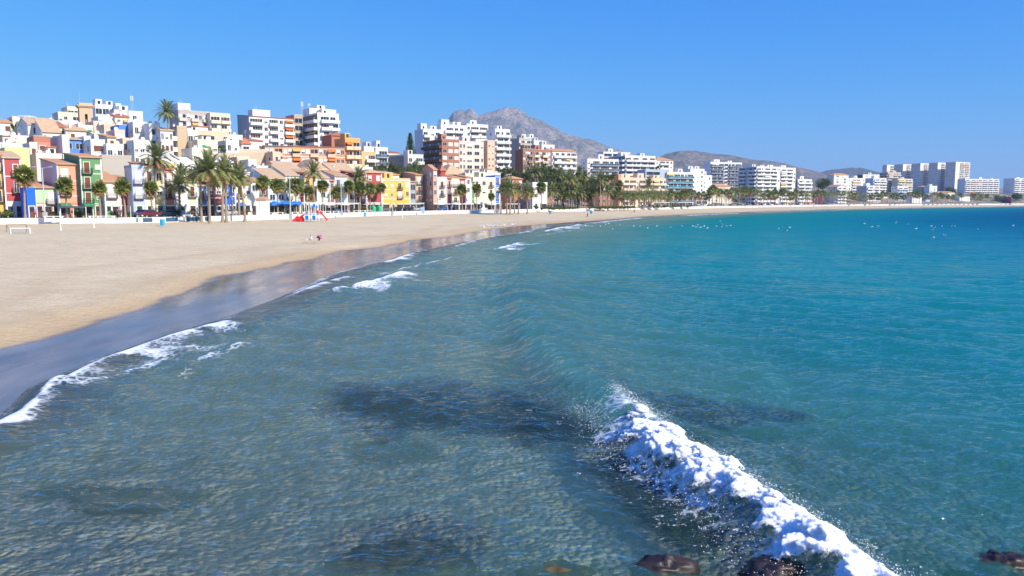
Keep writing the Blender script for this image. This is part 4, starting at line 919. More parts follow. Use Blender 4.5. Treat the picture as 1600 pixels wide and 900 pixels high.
building('small white skyline house right of the grey flats', None, 607, 625, 238, 330, col='white', cols='b', nf=1, roof='tile', tile=TILE_R, rh=1)
building('white block with a shade-painted side and a cluttered roof beside the conifer', 649, 662, 692, 203, 384, col='snow', scol='lgrey', cols='LWL', nf=10, tops=2, bcol='white')  # scol greys the white side wall to stand for shade
building('curved white apartment block with long balcony ribbons', None, 690, 730, 196, 396, col='snow', cols='nLLn', nf=9, bcol='snow', bd=1.4, tops=2)
building('white apartment block with striped balconies below the mountain notch', None, 730, 763, 195, 410, col='snow', cols='wLL', nf=9, bcol='snow', bd=1.4, tops=1)
building('dark brown brick block with deep shaded balconies', 662, 691, 718, 219, 358, ang=32, col='brick', scol='brown', cols='WWW', side='BBB', nf=7, bands=(.40, .16, .10), bd=1.3, bcol='brown', kinds=('closed', 'closed', 'plain'), tops=1, l=22)
building('large pinkish cream block with slit windows', None, 718, 756, 222, 366, col=(.80, .66, .56), cols='nnWWn', nf=8, fh=3.1, tops=1, trim=(.80, .66, .56))
building('plain cream wing of the pinkish block', None, 744, 762, 219, 378, col=(.80, .68, .58), cols='n.', nf=6, tops=0, trim=(.80, .66, .56))
building('narrow ochre block with tiny windows right of the pinkish block', None, 762, 773, 221, 372, col='peach', cols='bb', nf=10, tops=0, trim='peach')
building('tall white tower with ten curved balcony tiers', 760, 774, 797, 203, 388, col='snow', cols='LB', side='w', nf=13, bcol='snow', bd=1.5, tops=1)
building('grey block with stepped top floors behind the brown flats', 797, 811, 829, 217, 440, ang=35, col='stone', scol=(.42, .37, .31), cols='LL', nf=8, bcol='stone', tops=1)
building('brown flats with white balconies between grey block and pines', 805, 817, 836, 234, 398, col=(.36, .20, .13), scol='brown', cols='wwBw', nf=8, bcol=(.40, .24, .16), tops=1, bd=1)
building('brown and cream flats right of the brown flats', None, 833, 860, 235, 404, col='brick', cols='BwBw', nf=7, bcol='cream', tops=1)
building('broad white block with six rows of recessed balconies above the palms', 853, 862, 900, 236, 420, col='snow', cols='nLLLL', nf=10, bcol='snow', tops=1, bd=1.1, roof='tile', tile=TILE, rh=1.5)
building('white terraced rooftops stepping below the mountain', None, 818, 838, 216, 470, col='snow', cols='w.w', nf=4, tops=2)
building('white stepped house with a slim chimney below the mountain', None, 834, 850, 221, 462, col='snow', cols='wW', nf=3, tops=1)
building('low white skyline flats with terracotta copings', None, 846, 866, 227, 450, col='white', cols='ww', nf=3, tops=1, tcap=1)
building('pale flats with glazed balconies left of the black-banded block', 907, 917, 966, 249, 455, col='off', scol='lgrey', cols='wLLL', side='w', nf=7, bk='glass', bcol='off', tops=1, roof='flat', tcap=1)
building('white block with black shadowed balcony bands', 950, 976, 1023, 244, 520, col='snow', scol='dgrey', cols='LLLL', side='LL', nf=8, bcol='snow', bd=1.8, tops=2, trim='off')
building('glass-fronted rooftop pavilion above the black-banded block', None, 942, 984, 238, 600, col='lgrey', cols='GGG', nf=3, tops=1)
building('white flats with orange roofs right of the black-banded block', None, 1023, 1051, 250, 560, col='white', cols='wLw', nf=7, tops=2, bcol='white', roof='hip', tile=TILE, l=12)
building('blue-grey low building behind the peach hotel', None, 1008, 1043, 266, 500, col=(.48, .52, .56), cols='G.', nf=4, tops=0)
building('orange-brown hotel wing with dark windows', None, 934, 954, 281, 408, col='brick', cols='www', nf=6, tops=0)
building('blank terracotta wall of the peach beachfront hotel', 950, 966, 970, 274, 432, ang=35, col='obrick', cols='', tops=0)
building('peach beachfront hotel with four rows of balconies', None, 968, 1040, 279, 436, ang=30, col=(.84, .60, .42), cols='wLLwLLLL', nf=6, bcol=(.86, .66, .50), bd=1.0, tops=3, trim='peach')
building('curved hotel with turquoise glass balconies', None, 1042, 1083, 270, 505, ang=20, col='white', cols='LLLL', nf=7, bk='teal', bcol='snow', bd=1.5, tops=1)
building('white stepped flats right of the turquoise glass hotel', 1064, 1078, 1100, 265, 545, col='snow', cols='wbw', side='w', nf=10, tops=2)
building('lower white flats stepping down right of the stepped flats', None, 1096, 1112, 275, 560, col='snow', cols='ww', nf=7, tops=1)
building('modern white block with a dark central core', None, 1109, 1158, 254, 700, col='snow', cols='LLGLL', nf=12, bk='glass', bcol='snow', bd=1.6, tops=2)
building('low cream villa with a terracotta roof before the modern block', None, 1108, 1144, 291, 600, col='cream', cols='ww.ww', nf=4, roof='hip', tile=TILE, tops=0)
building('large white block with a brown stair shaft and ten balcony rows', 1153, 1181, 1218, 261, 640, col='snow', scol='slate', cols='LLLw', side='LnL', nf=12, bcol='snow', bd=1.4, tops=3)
building('white balcony tower joined to the large white block', None, 1218, 1242, 263, 665, col='snow', cols='LLw', nf=12, bcol='snow', bd=1.4, tops=1, awn=.2)
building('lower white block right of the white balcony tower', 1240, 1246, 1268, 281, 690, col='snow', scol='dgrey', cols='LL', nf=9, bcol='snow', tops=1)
building('dark purple low building behind the seafront palms', None, 1269, 1291, 298, 720, col='purple', cols='w.w', nf=3, tops=0)
building('small orange-roofed villa perched above the dark trees', None, 1302, 1325, 273, 850, col='off', cols='WW', nf=3, roof='hip', tile=TILE, tops=0)
building('white villa block with a terracotta roof above the palm row', 1291, 1308, 1322, 292, 770, col='snow', scol='lgrey', cols='LL', side='ww', nf=5, roof='xgable', tile=TILE, bcol='snow', rh=2)
building('plain white flats behind the terracotta-roofed villa block', None, 1324, 1351, 279, 860, col='snow', cols='wLw', nf=6, bcol='snow', tops=1)
building('brown-topped low flats on the right-hand hill', None, 1347, 1373, 273, 980, col='off', scol='brown', cols='ww', nf=4, tops=1)
building('white flats with blue shutters on the right-hand hill', 1350, 1364, 1384, 279, 900, col='snow', scol='sky', cols='LL', side='ww', nf=6, bcol='snow', tops=1)
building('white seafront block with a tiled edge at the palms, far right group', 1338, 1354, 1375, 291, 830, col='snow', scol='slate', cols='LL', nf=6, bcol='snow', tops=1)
building('stacked tan hillside flats with tiny terraces', 1373, 1386, 1406, 270, 1010, col=(.66, .54, .42), cols='LBL', side='BB', nf=8, bcol=(.72, .60, .48), tops=2)
building('cream stepped flats beside the stacked tan flats', None, 1402, 1425, 280, 1000, col='cream', cols='LL', nf=6, bcol='cream', tops=1)
building('white seafront flats with blue and pink blinds', 1392, 1402, 1419, 292, 900, col='snow', scol='lgrey', cols='LL', side='ww', nf=5, bcol='sky', tops=0, awn=.5, awc=(CLOTH_B, CLOTH_O))
TW = 'row of identical beige tower blocks on the right'
for i, (pl, pc, pr, pt, lab) in enumerate([(1377, 1384, 1402, 258, 'leftmost and farthest of the five beige tower blocks'), (1395, 1409, 1427, 257, 'second beige tower block from the left'), (1422, 1436, 1454, 255.5, 'middle one of the five beige tower blocks'),
                                          (1449, 1463, 1481, 254.5, 'fourth beige tower block from the left'), (1475, 1491, 1513, 253.5, 'rightmost and nearest beige tower block with a red sign patch')]):
    t_ = building(lab, pl, pc, pr, pt, 1420-28*i, ang=30, col=(.88, .84, .78), scol=(.74, .65, .57), cols='.nBB', side='nnn', nf=16, fh=3.0, bcol=(.76, .68, .60), name='tower_block', group=TW, tops=0, bd=1, ant=False)  # fronts lighter, sides darker: light and shade put into col and scol
    if i == 4: b = MB(); b.box(t_['_w']*.55, t_['_w']*.75, -.3, 0, t_['_h']-9, t_['_h']-3, paint((.70, .06, .05))); b.build('sign', t_)
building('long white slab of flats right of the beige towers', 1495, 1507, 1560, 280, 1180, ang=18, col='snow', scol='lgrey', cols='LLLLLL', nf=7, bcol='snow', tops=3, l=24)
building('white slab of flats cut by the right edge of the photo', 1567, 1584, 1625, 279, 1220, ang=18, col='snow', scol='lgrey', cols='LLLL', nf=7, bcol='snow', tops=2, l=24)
building('tan clifftop villa under the beige towers', None, 1441, 1452, 292, 1100, col='tan', cols='ww', nf=2, roof='hip', tile=TILE)
building('white clifftop house under the beige towers', None, 1452, 1464, 291, 1090, col='white', cols='wW', nf=3, tops=1)
building('low villa with a terracotta roof on the cliff edge', None, 1466, 1492, 301, 1040, col='off', cols='w.w', nf=2, roof='hip', tile=TILE, name='villa', cat='house')
building('low white beach hall left of the cliff', None, 1500, 1516, 308, 1000, col='white', cols='n.n', nf=2, tops=0)
building('blue and white narrow kiosk tower among the seafront palms', None, 1447, 1454, 304, 930, col=(.45, .62, .80), cols='G', nf=4, tops=0)
building('terracotta-roofed restaurant at the beach between turquoise hotel and modern block', None, 1088, 1106, 312, 525, col='off', cols='GG', nf=1, roof='hip', tile=TILE_R, name='restaurant', cat='restaurant', l=8)
for i, (pc, pr, pt, c, lab) in enumerate([(1426, 1441, 303, 'white', 'small white villa below the beige towers, left of the tan clifftop villa'), (1376, 1392, 305, 'snow', 'low white villa among palms below the stacked tan flats'), (1328, 1340, 303, 'cream', 'small cream villa between the two terracotta-roofed white blocks')]):
    building(lab, None, pc, pr, pt, 880+i*20, col=c, cols='ww', nf=3, roof=('flat', 'hip')[i % 2], tops=0, name='villa', cat='house')

# ---- bell tower
def bell_tower():
    D = 268; a = R(34); cx = Kx(131)*D; zg = gz(cx, D)-1; zt = Zat(167, D); h = zt-zg; w = (Kx(152)*D-cx)/(math.cos(a)-Kx(152)*math.sin(a))
    st = paint((.66, .47, .30), .9, .12); root = empty('bell_tower', (cx, D, zg), a); tag(root, 'square sandstone bell tower with an arched belfry opening and a round clock', 'bell tower')
    b = MB(); x0, x1 = w*.40, w*.60; z0, z1 = h-6.6, h-2.2
    b.box(0, w, 1.0, w, 0, h, st); b.box(0, x0, 0, 1, 0, h, st); b.box(x1, w, 0, 1, 0, h, st); b.box(x0, x1, 0, 1, 0, z0, st); b.box(x0, x1, 0, 1, z1, h, st); b.build('wall', root)
    b = MB(); b.box(-.35, w+.35, -.35, w+.35, h, h+.35, st); b.box(-.6, w+.6, -.6, w+.6, h+.35, h+.7, st); b.box(0, w, 0, w, h+.7, h+1.4, st); b.build('cornice', root)
    b = MB(); b.box(x0+.01, x1-.01, .9, .99, z0, z1, IRON); b.build('belfry_dark_back', root)  # near-black sheet stands for the shade inside the belfry
    b = MB(); bz = (z0+z1)/2; b.tube((w/2, .45, bz-.5), (w/2, .45, bz+.5), .42, .2, paint((.25, .16, .07), .5, .1, .6), 12); b.build('bell', root)
    b = MB(); b.tube((w/2, -.12, h-8.2), (w/2, 0, h-8.2), .95, .95, paint((.80, .78, .70)), 24); b.tube((w/2, -.15, h-8.2), (w/2, -.12, h-8.2), .06, .06, IRON, 8); b.box(w/2-.03, w/2+.03, -.15, -.125, h-8.2, h-7.5, IRON); b.box(w/2, w/2+.45, -.15, -.125, h-8.23, h-8.17, IRON); b.build('clock', root)
    b = MB(); b.tube((.3, .3, h+1.4), (.3, .3, h+5.2), .06, .04, METAL, 6); b.build('mast', root)
bell_tower()
# ---- masts on the tall white block and the skyline
def mast(px, pbot, ptop, D, lab):
    x = Kx(px)*D; z0, z1 = Zat(pbot, D), Zat(ptop, D); b = MB(); n = 6
    for s in ((-.3, -.3), (.3, -.3), (0, .35)): b.tube((s[0], s[1], 0), (s[0], s[1], z1-z0), .05, .04, METAL, 5)
    for i in range(n*2): zz = (z1-z0)*i/(n*2); b.tube((-.3, -.3, zz), (.3, -.3, zz+.8), .025, .025, METAL, 4); b.tube((.3, -.3, zz), (0, .35, zz+.8), .025, .025, METAL, 4)
    for s in (-.4, .2): b.box(s, s+.25, -.55, -.35, (z1-z0)*.7, (z1-z0), WHITE)
    o = b.build('phone_mast', None, (x, D, z0)); tag(o, lab, 'mast', 'masts on the rooftops')
mast(476, 184, 159, 336, 'taller white lattice phone mast left of the penthouse storey'); mast(487, 174, 162, 335, 'shorter phone mast on the tall white block penthouse'); mast(214, 176, 150, 273, 'thin pole mast on the white stepped skyline flats')

# ---- walls on the slope, sea wall, promenade
def strip_wall(name, label, pts, zb, zt, thick, mat, kind=None, cat='wall'):
    b = MB()
    for (ax, ay), (bx, by) in zip(pts[:-1], pts[1:]):
        d = Vector((bx-ax, by-ay)); n = Vector((-d.y, d.x)).normalized()*thick
        z0a, z0b, z1a, z1b = [z if not callable(z) else z(*p) for z, p in ((zb, (ax, ay)), (zb, (bx, by)), (zt, (ax, ay)), (zt, (bx, by)))]
        b.faces([(ax,ay,z0a),(bx,by,z0b),(bx+n.x,by+n.y,z0b),(ax+n.x,ay+n.y,z0a),(ax,ay,z1a),(bx,by,z1b),(bx+n.x,by+n.y,z1b),(ax+n.x,ay+n.y,z1a)], [(0,3,2,1),(4,5,6,7),(0,1,5,4),(1,2,6,5),(2,3,7,6),(3,0,4,7)], mat)
    o = b.build(name)
    if kind: tag(o, kind=kind)
    else: tag(o, label, cat)
    return o
def at(px, D): return (Kx(px)*D, D)
building('bare grey-beige rendered party wall above the low pinkish house', None, 162, 208, 246, 182, ang=38, col='stone', cols='', roof='flat', tops=0, l=6, name='party_wall', cat='wall', ant=False)
strip_wall('retaining_wall', 'long beige stone retaining wall under the skyline gap', [at(338, 232), at(362, 236), at(392, 240), at(432, 244)], lambda x, y: gz(x, y)-3, lambda x, y: Zat(239, y), 1, paint((.62, .50, .36), .9, .18))
strip_wall('retaining_wall', 'upper sand-coloured wall below the low orange porch building', [at(366, 246), at(400, 250), at(420, 252)], lambda x, y: gz(x, y)-3, lambda x, y: Zat(233, y), 1, paint((.66, .55, .40), .9, .18))
def offset(pl, d):
    out_ = []
    for i, p in enumerate(pl):
        a = Vector(pl[max(0, i-1)]); b_ = Vector(pl[min(len(pl)-1, i+1)]); t_ = (b_-a).normalized(); out_.append((p[0]-t_.y*d, p[1]+t_.x*d))
    return out_
def ribbon(name, pl, d0, d1, z, mat, kind='structure'):
    A_, B_ = offset(pl, d0), offset(pl, d1); b = MB(); n = len(pl)
    b.faces([(x, y, z) for x, y in A_]+[(x, y, z) for x, y in B_], [(i, i+1, n+i+1, n+i) for i in range(n-1)], mat); o = b.build(name); tag(o, kind=kind); return o
# densify the sea-wall line
BLd = BL
ribbon('promenade', BLd, .2, 7.5, PROM, paint((.60, .55, .48), .9, .1))
ribbon('road', BLd, 7.7, 13.2, PROM-.1+.004, paint((.06, .06, .06), .9, .2)); ribbon('pavement', BLd, 13.3, 24.6, PROM+.03, paint((.50, .44, .38), .9, .12))
strip_wall('kerb', '', offset(BLd, 7.5), PROM-.3, PROM+.02, .2, paint((.5, .5, .48)), kind='structure')
strip_wall('sea_wall', 'low white sea wall running along the whole beach', BLd, .2, PROM+.06, .35, paint((.80, .78, .74), .85, .08))
# ================================================================ vegetation
def leafmat(name, c0, c1, tr=.25):
    m, nt = newmat(name); pos = node(nt, 'ShaderNodeNewGeometry').outputs['Position']
    n = noise_t(nt, pos, .9, 4, .7); c = mixc(nt, ramp(nt, n, [(.35, 0.0), (.65, 1.0)]), c0, c1)
    d = node(nt, 'ShaderNodeBsdfDiffuse'); t = node(nt, 'ShaderNodeBsdfTranslucent'); nt.links.new(c, d.inputs[0]); nt.links.new(c, t.inputs[0])
    g = node(nt, 'ShaderNodeBsdfGlossy', i_Roughness=.45, i_Color=(.5, .5, .5, 1)); ms = node(nt, 'ShaderNodeMixShader'); ms.inputs[0].default_value = tr; nt.links.new(d.outputs[0], ms.inputs[1]); nt.links.new(t.outputs[0], ms.inputs[2])
    m2 = node(nt, 'ShaderNodeMixShader'); m2.inputs[0].default_value = .05; nt.links.new(ms.outputs[0], m2.inputs[1]); nt.links.new(g.outputs[0], m2.inputs[2])
    nt.links.new(m2.outputs[0], node(nt, 'ShaderNodeOutputMaterial').inputs[0]); return m
FAN_G = leafmat('fan_leaf', (.11, .16, .03), (.27, .29, .06)); DATE_G = leafmat('date_leaf', (.15, .19, .06), (.36, .37, .14)); DEAD = leafmat('dead_leaf', (.28, .17, .06), (.42, .27, .11))
PINE_G = leafmat('pine_leaf', (.045, .085, .02), (.15, .19, .045)); BUSH_G = leafmat('bush_leaf', (.08, .13, .025), (.24, .26, .06)); DRY_G = leafmat('dry_leaf', (.12, .13, .05), (.24, .21, .09)); PURP = leafmat('bougainvillea', (.20, .03, .12), (.36, .06, .20))
BARK = paint((.34, .27, .20), .95, .25, scale=2.0); BARKD = paint((.14, .10, .07), .95, .25, scale=2.0)
class Tri:
    def __init__(s): s.v = []; s.f = []; s.m = []
    def tri(s, a, b, c, m): k = len(s.v); s.v += [a, b, c]; s.f.append((k, k+1, k+2)); s.m.append(m)
    def mesh(s, name, mats): return np_mesh(name, np.array([tuple(v) for v in s.v]), np.array(s.f), mats, s.m)
def date_crown(seed, Rf=3.4, n=58, pairs=24):
    r = random.Random(seed); T = Tri()
    for i in range(n):
        az = i*2.399+r.uniform(-.2, .2); u = (i+.5)/n; el = R(82-105*u+r.uniform(-8, 8)); L = Rf*r.uniform(.85, 1.12); dead = 1 if (u > .9 and r.random() < .6) else 0
        p = Vector((0, 0, .1)); d = Vector((math.cos(az)*math.cos(el), math.sin(az)*math.cos(el), math.sin(el))); st = L/pairs; droop = r.uniform(1.0, 1.7)
        for k in range(pairs):
            s = k/pairs; d = (d+Vector((0, 0, -droop*st*.33*(.3+s)))).normalized(); q = p+d*st
            side = d.cross(Vector((0, 0, 1)));
            if side.length < .01: side = Vector((1, 0, 0))
            side.normalize(); up = side.cross(d)
            ll = .62*Rf/3.4*(math.sin(math.pi*min(1, .12+s*.88))**.6)+.05
            if k > 1:
                for sg in (-1, 1):
                    tip = p+side*sg*ll*.8+d*ll*.62+up*ll*r.uniform(.1, .35); tip.z -= .12*ll
                    T.tri(p-d*.07, p+d*.09, tip, dead)
            T.tri(p-side*.035, p+side*.035, q, dead); p = q
    return T.mesh('crown', [DATE_G, DEAD])
def fan_crown(seed, Rf=1.55, n=48, blades=13):
    r = random.Random(seed); T = Tri()
    for i in range(n):
        az = i*2.399+r.uniform(-.3, .3); u = (i+.5)/n; el = R(85-150*u+r.uniform(-8, 8)); dead = 1 if u > .84 else 0
        d = Vector((math.cos(az)*math.cos(el), math.sin(az)*math.cos(el), math.sin(el))); side = d.cross(Vector((0, 0, 1)))
        if side.length < .01: side = Vector((1, 0, 0))
        side.normalize(); side = Matrix.Rotation(r.uniform(-1.1, 1.1), 3, d) @ side; up = side.cross(d); Lp = Rf*r.uniform(.42, .6); c = d*Lp+Vector((0, 0, -.12*Lp if not dead else -.35)); T.tri(-side*.03, side*.03, c, dead)
        for k in range(blades):
            a = (k/(blades-1)-.5)*R(215); L = Rf*r.uniform(.62, 1.0)*(1-.25*abs(a)/2); bd = d*math.cos(a)+side*math.sin(a); tip = c+bd*L+up*.1*L; tip.z -= L*r.uniform(.12, .3)
            wv = (d*-math.sin(a)+side*math.cos(a))*L*.13; mid = c+bd*L*.55; T.tri(c, mid+wv, mid-wv, dead); T.tri(mid+wv, tip, mid-wv, dead)
    return T.mesh('crown', [FAN_G, DEAD])
def trunk_mesh(seed, r0, r1, lean, mat, name='trunk'):
    r = random.Random(seed); n, m = 10, 16; az = r.uniform(0, 6.28); vs = []; fs = []
    for j in range(m+1):
        t = j/m; ox = lean*t*t; rad = r0+(r1-r0)*min(1, t*1.6)+(.12*r0 if j % 2 else 0)+(r0*.45*(1-t*12) if t < .08 else 0)
        for i in range(n):
            a = 2*math.pi*i/n; vs.append((math.cos(az)*ox+rad*math.cos(a), math.sin(az)*ox+rad*math.sin(a), t))
    for j in range(m):
        for i in range(n): fs.append((j*n+i, j*n+(i+1) % n, (j+1)*n+(i+1) % n, (j+1)*n+i))
    return np_mesh(name, vs, fs, [mat], smooth=True), (math.cos(az)*lean, math.sin(az)*lean)
DATES = [(date_crown(s), trunk_mesh(s+50, .27, .2, [.25, .6, .1, .9][s], BARK)) for s in range(4)]
FANS = [(fan_crown(s+10), trunk_mesh(s+70, .22, .15, [.1, .3, .05, .2][s], BARK)) for s in range(4)]
DATE_LOW = [(date_crown(s+30, 3.4, 30, 11), trunk_mesh(s+90, .26, .2, .3, BARK)) for s in range(2)]
FAN_LOW = [(fan_crown(s+30, 1.6, 26, 8), trunk_mesh(s+95, .2, .15, .1, BARK)) for s in range(3)]
pr = random.Random(99)
def palm(kind, x, y, zb, ztop, label, group=None, sc=1.0, low=False):
    sc *= 1.14 if kind == 'date' else .9
    lst = {'date': DATE_LOW if low else DATES, 'fan': FAN_LOW if low else FANS}[kind]; crown, (tm, off_) = pr.choice(lst)
    ch = (1.8 if kind == 'date' else 1.25)*sc; H = max(1.5, ztop-zb-ch)
    root = empty({'date': 'date_palm', 'fan': 'fan_palm'}[kind], (x, y, zb-.05), pr.uniform(0, 6.28)); tag(root, label, 'palm tree', group)
    mkobj('trunk', tm, root, (0, 0, 0), 0, (1, 1, H)); s = sc*pr.uniform(.86, 1.14); c = mkobj('crown', crown, root, (off_[0], off_[1], H), pr.uniform(0, 6), (s, s, s*pr.uniform(.9, 1.1)))
    if kind == 'fan' or pr.random() < .5: c.rotation_euler.x = pr.uniform(-.08, .08)
    return root
def dpx(px, ybase, z): return P(px, ybase, z)
def sand_palm(kind, px, ytop, ybase, label, sc=1.0):
    z = 1.75; x, y = dpx(px, ybase, z); palm(kind, x, y, z, Zat(ytop, y), label, 'palms standing on the beach sand', sc)
sand_palm('date', 243, 232, 346, 'tallest date palm on the sand, standing alone with a drooping crown', 1.12)
for px, yt, yb, kd, lb, sc in [(256, 285, 345, 'fan', 'short fan palm on the sand right of the tallest date palm', 1), (282, 278, 346, 'date', 'low date palm at the left end of the palm cluster', .8), (288, 263, 345, 'date', 'date palm behind the low one at the left end of the palm cluster', .85),
    (315, 257, 347, 'date', 'date palm with a dark crown left of the thick-trunked palm', .95), (328, 250, 348, 'date', 'thick-trunked date palm in the middle of the palm cluster', 1.1), (348, 262, 347, 'date', 'slim date palm close behind the second thick trunk', .9),
    (354, 252, 347, 'date', 'tall date palm right of the middle of the cluster', 1.05), (364, 268, 345, 'date', 'dark-trunked date palm in the right half of the cluster', .85), (374, 262, 345, 'date', 'pale-trunked date palm in the right half of the cluster', .9),
    (383, 266, 346, 'date', 'outermost date palm at the right end of the palm cluster', .95), (337, 275, 344, 'date', 'small date palm filling the gap behind the cluster', .7), (303, 270, 344, 'date', 'feathery date palm filling the left gap of the cluster', .75)]:
    sand_palm(kd, px, yt, yb, lb, sc)
def prom_palm(px, yt, label, kind='fan', sc=1.0, dd=-9, group='fan palms along the promenade', low=False):
    D = frontD(px)+dd; x, y = at(px, D); palm(kind, x, y, PROM, Zat(yt, y), label, group, sc, low)
for px, yt, lb, sc in [(37, 261, 'fan palm in front of the crimson house', 1.15), (103, 279, 'fan palm in front of the salmon house', 1), (155, 284, 'fan palm in front of the tall green house', .95), (194, 281, 'fan palm in front of the dark red house', 1), (236, 285, 'fan palm before the pale yellow house behind the tallest beach palm', .85),
    (411, 275, 'fan palm above the kiosk roof', 1.2), (433, 280, 'fan palm right of the kiosk beside the blue parasols', 1.15), (462, 280, 'fan palm right of the street lamp', 1.2), (483, 291, 'shorter fan palm above the playground', 1.0), (504, 281, 'fan palm right of the playground slide', 1.2),
    (526, 293, 'small fan palm in front of the narrow red house', 1.0), (545, 283, 'fan palm before the pale yellow house left of the dark red house', 1.2), (562, 285, 'fan palm in front of the dark wine red house', 1.2), (578, 287, 'left fan palm in front of the red corner house', 1.2),
    (595, 285, 'right fan palm in front of the red corner house', 1.25), (722, 289, 'fan palm before the second crimson house', 1.25), (745, 287, 'fan palm before the long cream house', 1.25), (768, 302, 'small fan palm at the right end of the long cream house', .95), (828, 293, 'fan palm by the left side of the white villa', 1.25), (846, 286, 'fan palm in front of the white villa', 1.3)]:
    prom_palm(px, yt, lb, 'fan', sc)
prom_palm(452, 287, 'thin grey-green feather palm left of the street lamp', 'date', .6, group=None); prom_palm(490, 259, 'tall date palm rising behind the playground', 'date', .95, group=None); prom_palm(562, 266, 'grey-green date palm crown above the dark wine red house', 'date', .95, dd=-4, group=None)
for px, yt, yb, sc, lb in [(783, 291, 334, .8, 'leftmost date palm in front of the brick-red corner house'), (792, 281, 334, 1.1, 'biggest date palm in front of the brick-red corner house'), (797, 287, 334.5, .95, 'date palm leaning against the biggest one at the brick-red house'), (810, 289, 334, 1, 'date palm between the brick-red house and the villa'), (824, 292, 334, .9, 'narrow-crowned date palm before the villa side wall'), (804, 296, 333, .8, 'short date palm behind the pair at the brick-red house')]:
    x, y = dpx(px, yb, 1.75); palm('date', x, y, 1.75, Zat(yt, y), lb, 'date palms by the brick-red house', sc)
# hill palms
def hill_palm(px, yt, D, lb, kind='date', sc=1.0, zb=None):
    x, y = at(px, D); z = gz(x, y) if zb is None else zb; palm(kind, x, y, z, Zat(yt, y), lb, None, sc)
hill_palm(268, 166, 214, 'tall lone date palm on the old-town hill against the sky', sc=.88, zb=Zat(245, 214)); hill_palm(836, 262, 350, 'date palm with a hanging brown skirt in front of the big pines', sc=1.0)
hill_palm(724, 274, 325, 'small dark palm below the pinkish cream block', sc=.8); hill_palm(733, 276, 330, 'fan palm beside the dark palm below the pinkish block', 'fan', .9); hill_palm(905, 262, 420, 'dark palm tree left of the glazed-balcony flats', sc=1.1)
G1 = 'palm grove right of the white villa'
gr = random.Random(4)
for i in range(30):
    px = 864+i*3.6+gr.uniform(-1.5, 1.5); row = i % 3; D = [332, 348, 366][row]+gr.uniform(-5, 5)+(px-864)*.25; yt = [292, 281, 270][row]+gr.uniform(-6, 8)+(px-864)*.05
    x, y = at(px, D); palm('date' if gr.random() < .6 else 'fan', x, y, PROM if row else 1.9, Zat(yt, y), 'palm in the dense grove between the white villa and the orange-brown hotel wing', G1, gr.uniform(.95, 1.3))
x, y = at(938, 345); palm('date', x, y, 1.9, Zat(274, y), 'tall slender date palm at the right edge of the dense palm grove', None, 1.1)
x, y = at(889, 338); palm('date', x, y, 1.9, Zat(272, y), 'date palm with an orange-brown crown inside the palm grove', None, 1.2)
G2 = 'palms lining the seafront before the hotels'
x, y = at(1013, 398); palm('date', x, y, PROM, Zat(282, y), 'tallest palm in front of the peach beachfront hotel', None, 1.2)
for i in range(34):
    px = 972+i*4.1+gr.uniform(-1.2, 1.2); D = frontD(px)-14-(i % 2)*8; x, y = at(px, D); hd = 1 if px < 1045 else 0
    palm('date' if (hd and i % 2) else 'fan', x, y, PROM, Zat(299-(3 if i % 2 else 0)+gr.uniform(-2.5, 3)+(px-972)*.02, y), 'palm in the row before the peach hotel and the turquoise glass hotel', G2, gr.uniform(1.1, 1.5), low=True)
G3 = 'far palms along the right-hand seafront'
for i in range(88):
    px = 1109+i*5.0+gr.uniform(-1.5, 1.5)
    if 1505 < px < 1517 : continue
    D = frontD(px)-18-(i % 2)*14; x, y = at(px, D); ph = 10.5+gr.uniform(-1.5, 2.0)
    palm('fan' if gr.random() < .75 else 'date', x, y, PROM, PROM+ph, 'far small palm in the long seafront row on the right', G3, gr.uniform(1.3, 1.9), low=True)

def crown_mesh(seed, blobs, n, ls, mat, mat2=None, name='crown'):
    """leaf-sized faces spread through a union of uneven clumps"""
    r = np.random.default_rng(seed); tot = sum(b[3]*b[3] for b in blobs); vs = []
    for (bx, by, bz, br) in blobs:
        k = int(n*br*br/tot); sub = r.normal(size=(max(5, int(br*5)), 3)); sub /= np.linalg.norm(sub, axis=1)[:, None]; cl = sub*br*r.uniform(.45, .95, (len(sub), 1))
        cen = cl[r.integers(0, len(cl), k)]; p = cen+r.normal(size=(k, 3))*br*.20; p[:, 2] *= .8; vs.append(p+np.array([bx, by, bz]))
    p = np.concatenate(vs); k = len(p); a = r.normal(size=(k, 3)); a /= np.linalg.norm(a, axis=1)[:, None]; b = np.cross(a, r.normal(size=(k, 3))); b /= np.linalg.norm(b, axis=1)[:, None]
    s = ls*r.uniform(.6, 1.3, (k, 1)); V_ = np.stack([p-a*s-b*s*.5, p+a*s-b*s*.4, p+b*s*.9+a*s*.3], 1).reshape(-1, 3)
    mi = (r.random(k) < .25).astype(int) if mat2 else np.zeros(k, int)
    return np_mesh(name, V_, np.arange(3*k).reshape(-1, 3), [mat, mat2] if mat2 else [mat], mi)
def limb_mesh(h, cr, seed, mat=BARKD):
    r = random.Random(seed); b = MB(); b.tube((0, 0, 0), (0, 0, h*.5), h*.035, h*.025, mat); 
    for i in range(6): a = i*1.05+r.random(); b.tube((0, 0, h*r.uniform(.3, .5)), (math.cos(a)*cr*.6, math.sin(a)*cr*.6, h*r.uniform(.65, .9)), h*.016, h*.006, mat, 6)
    return b.mesh('trunk')
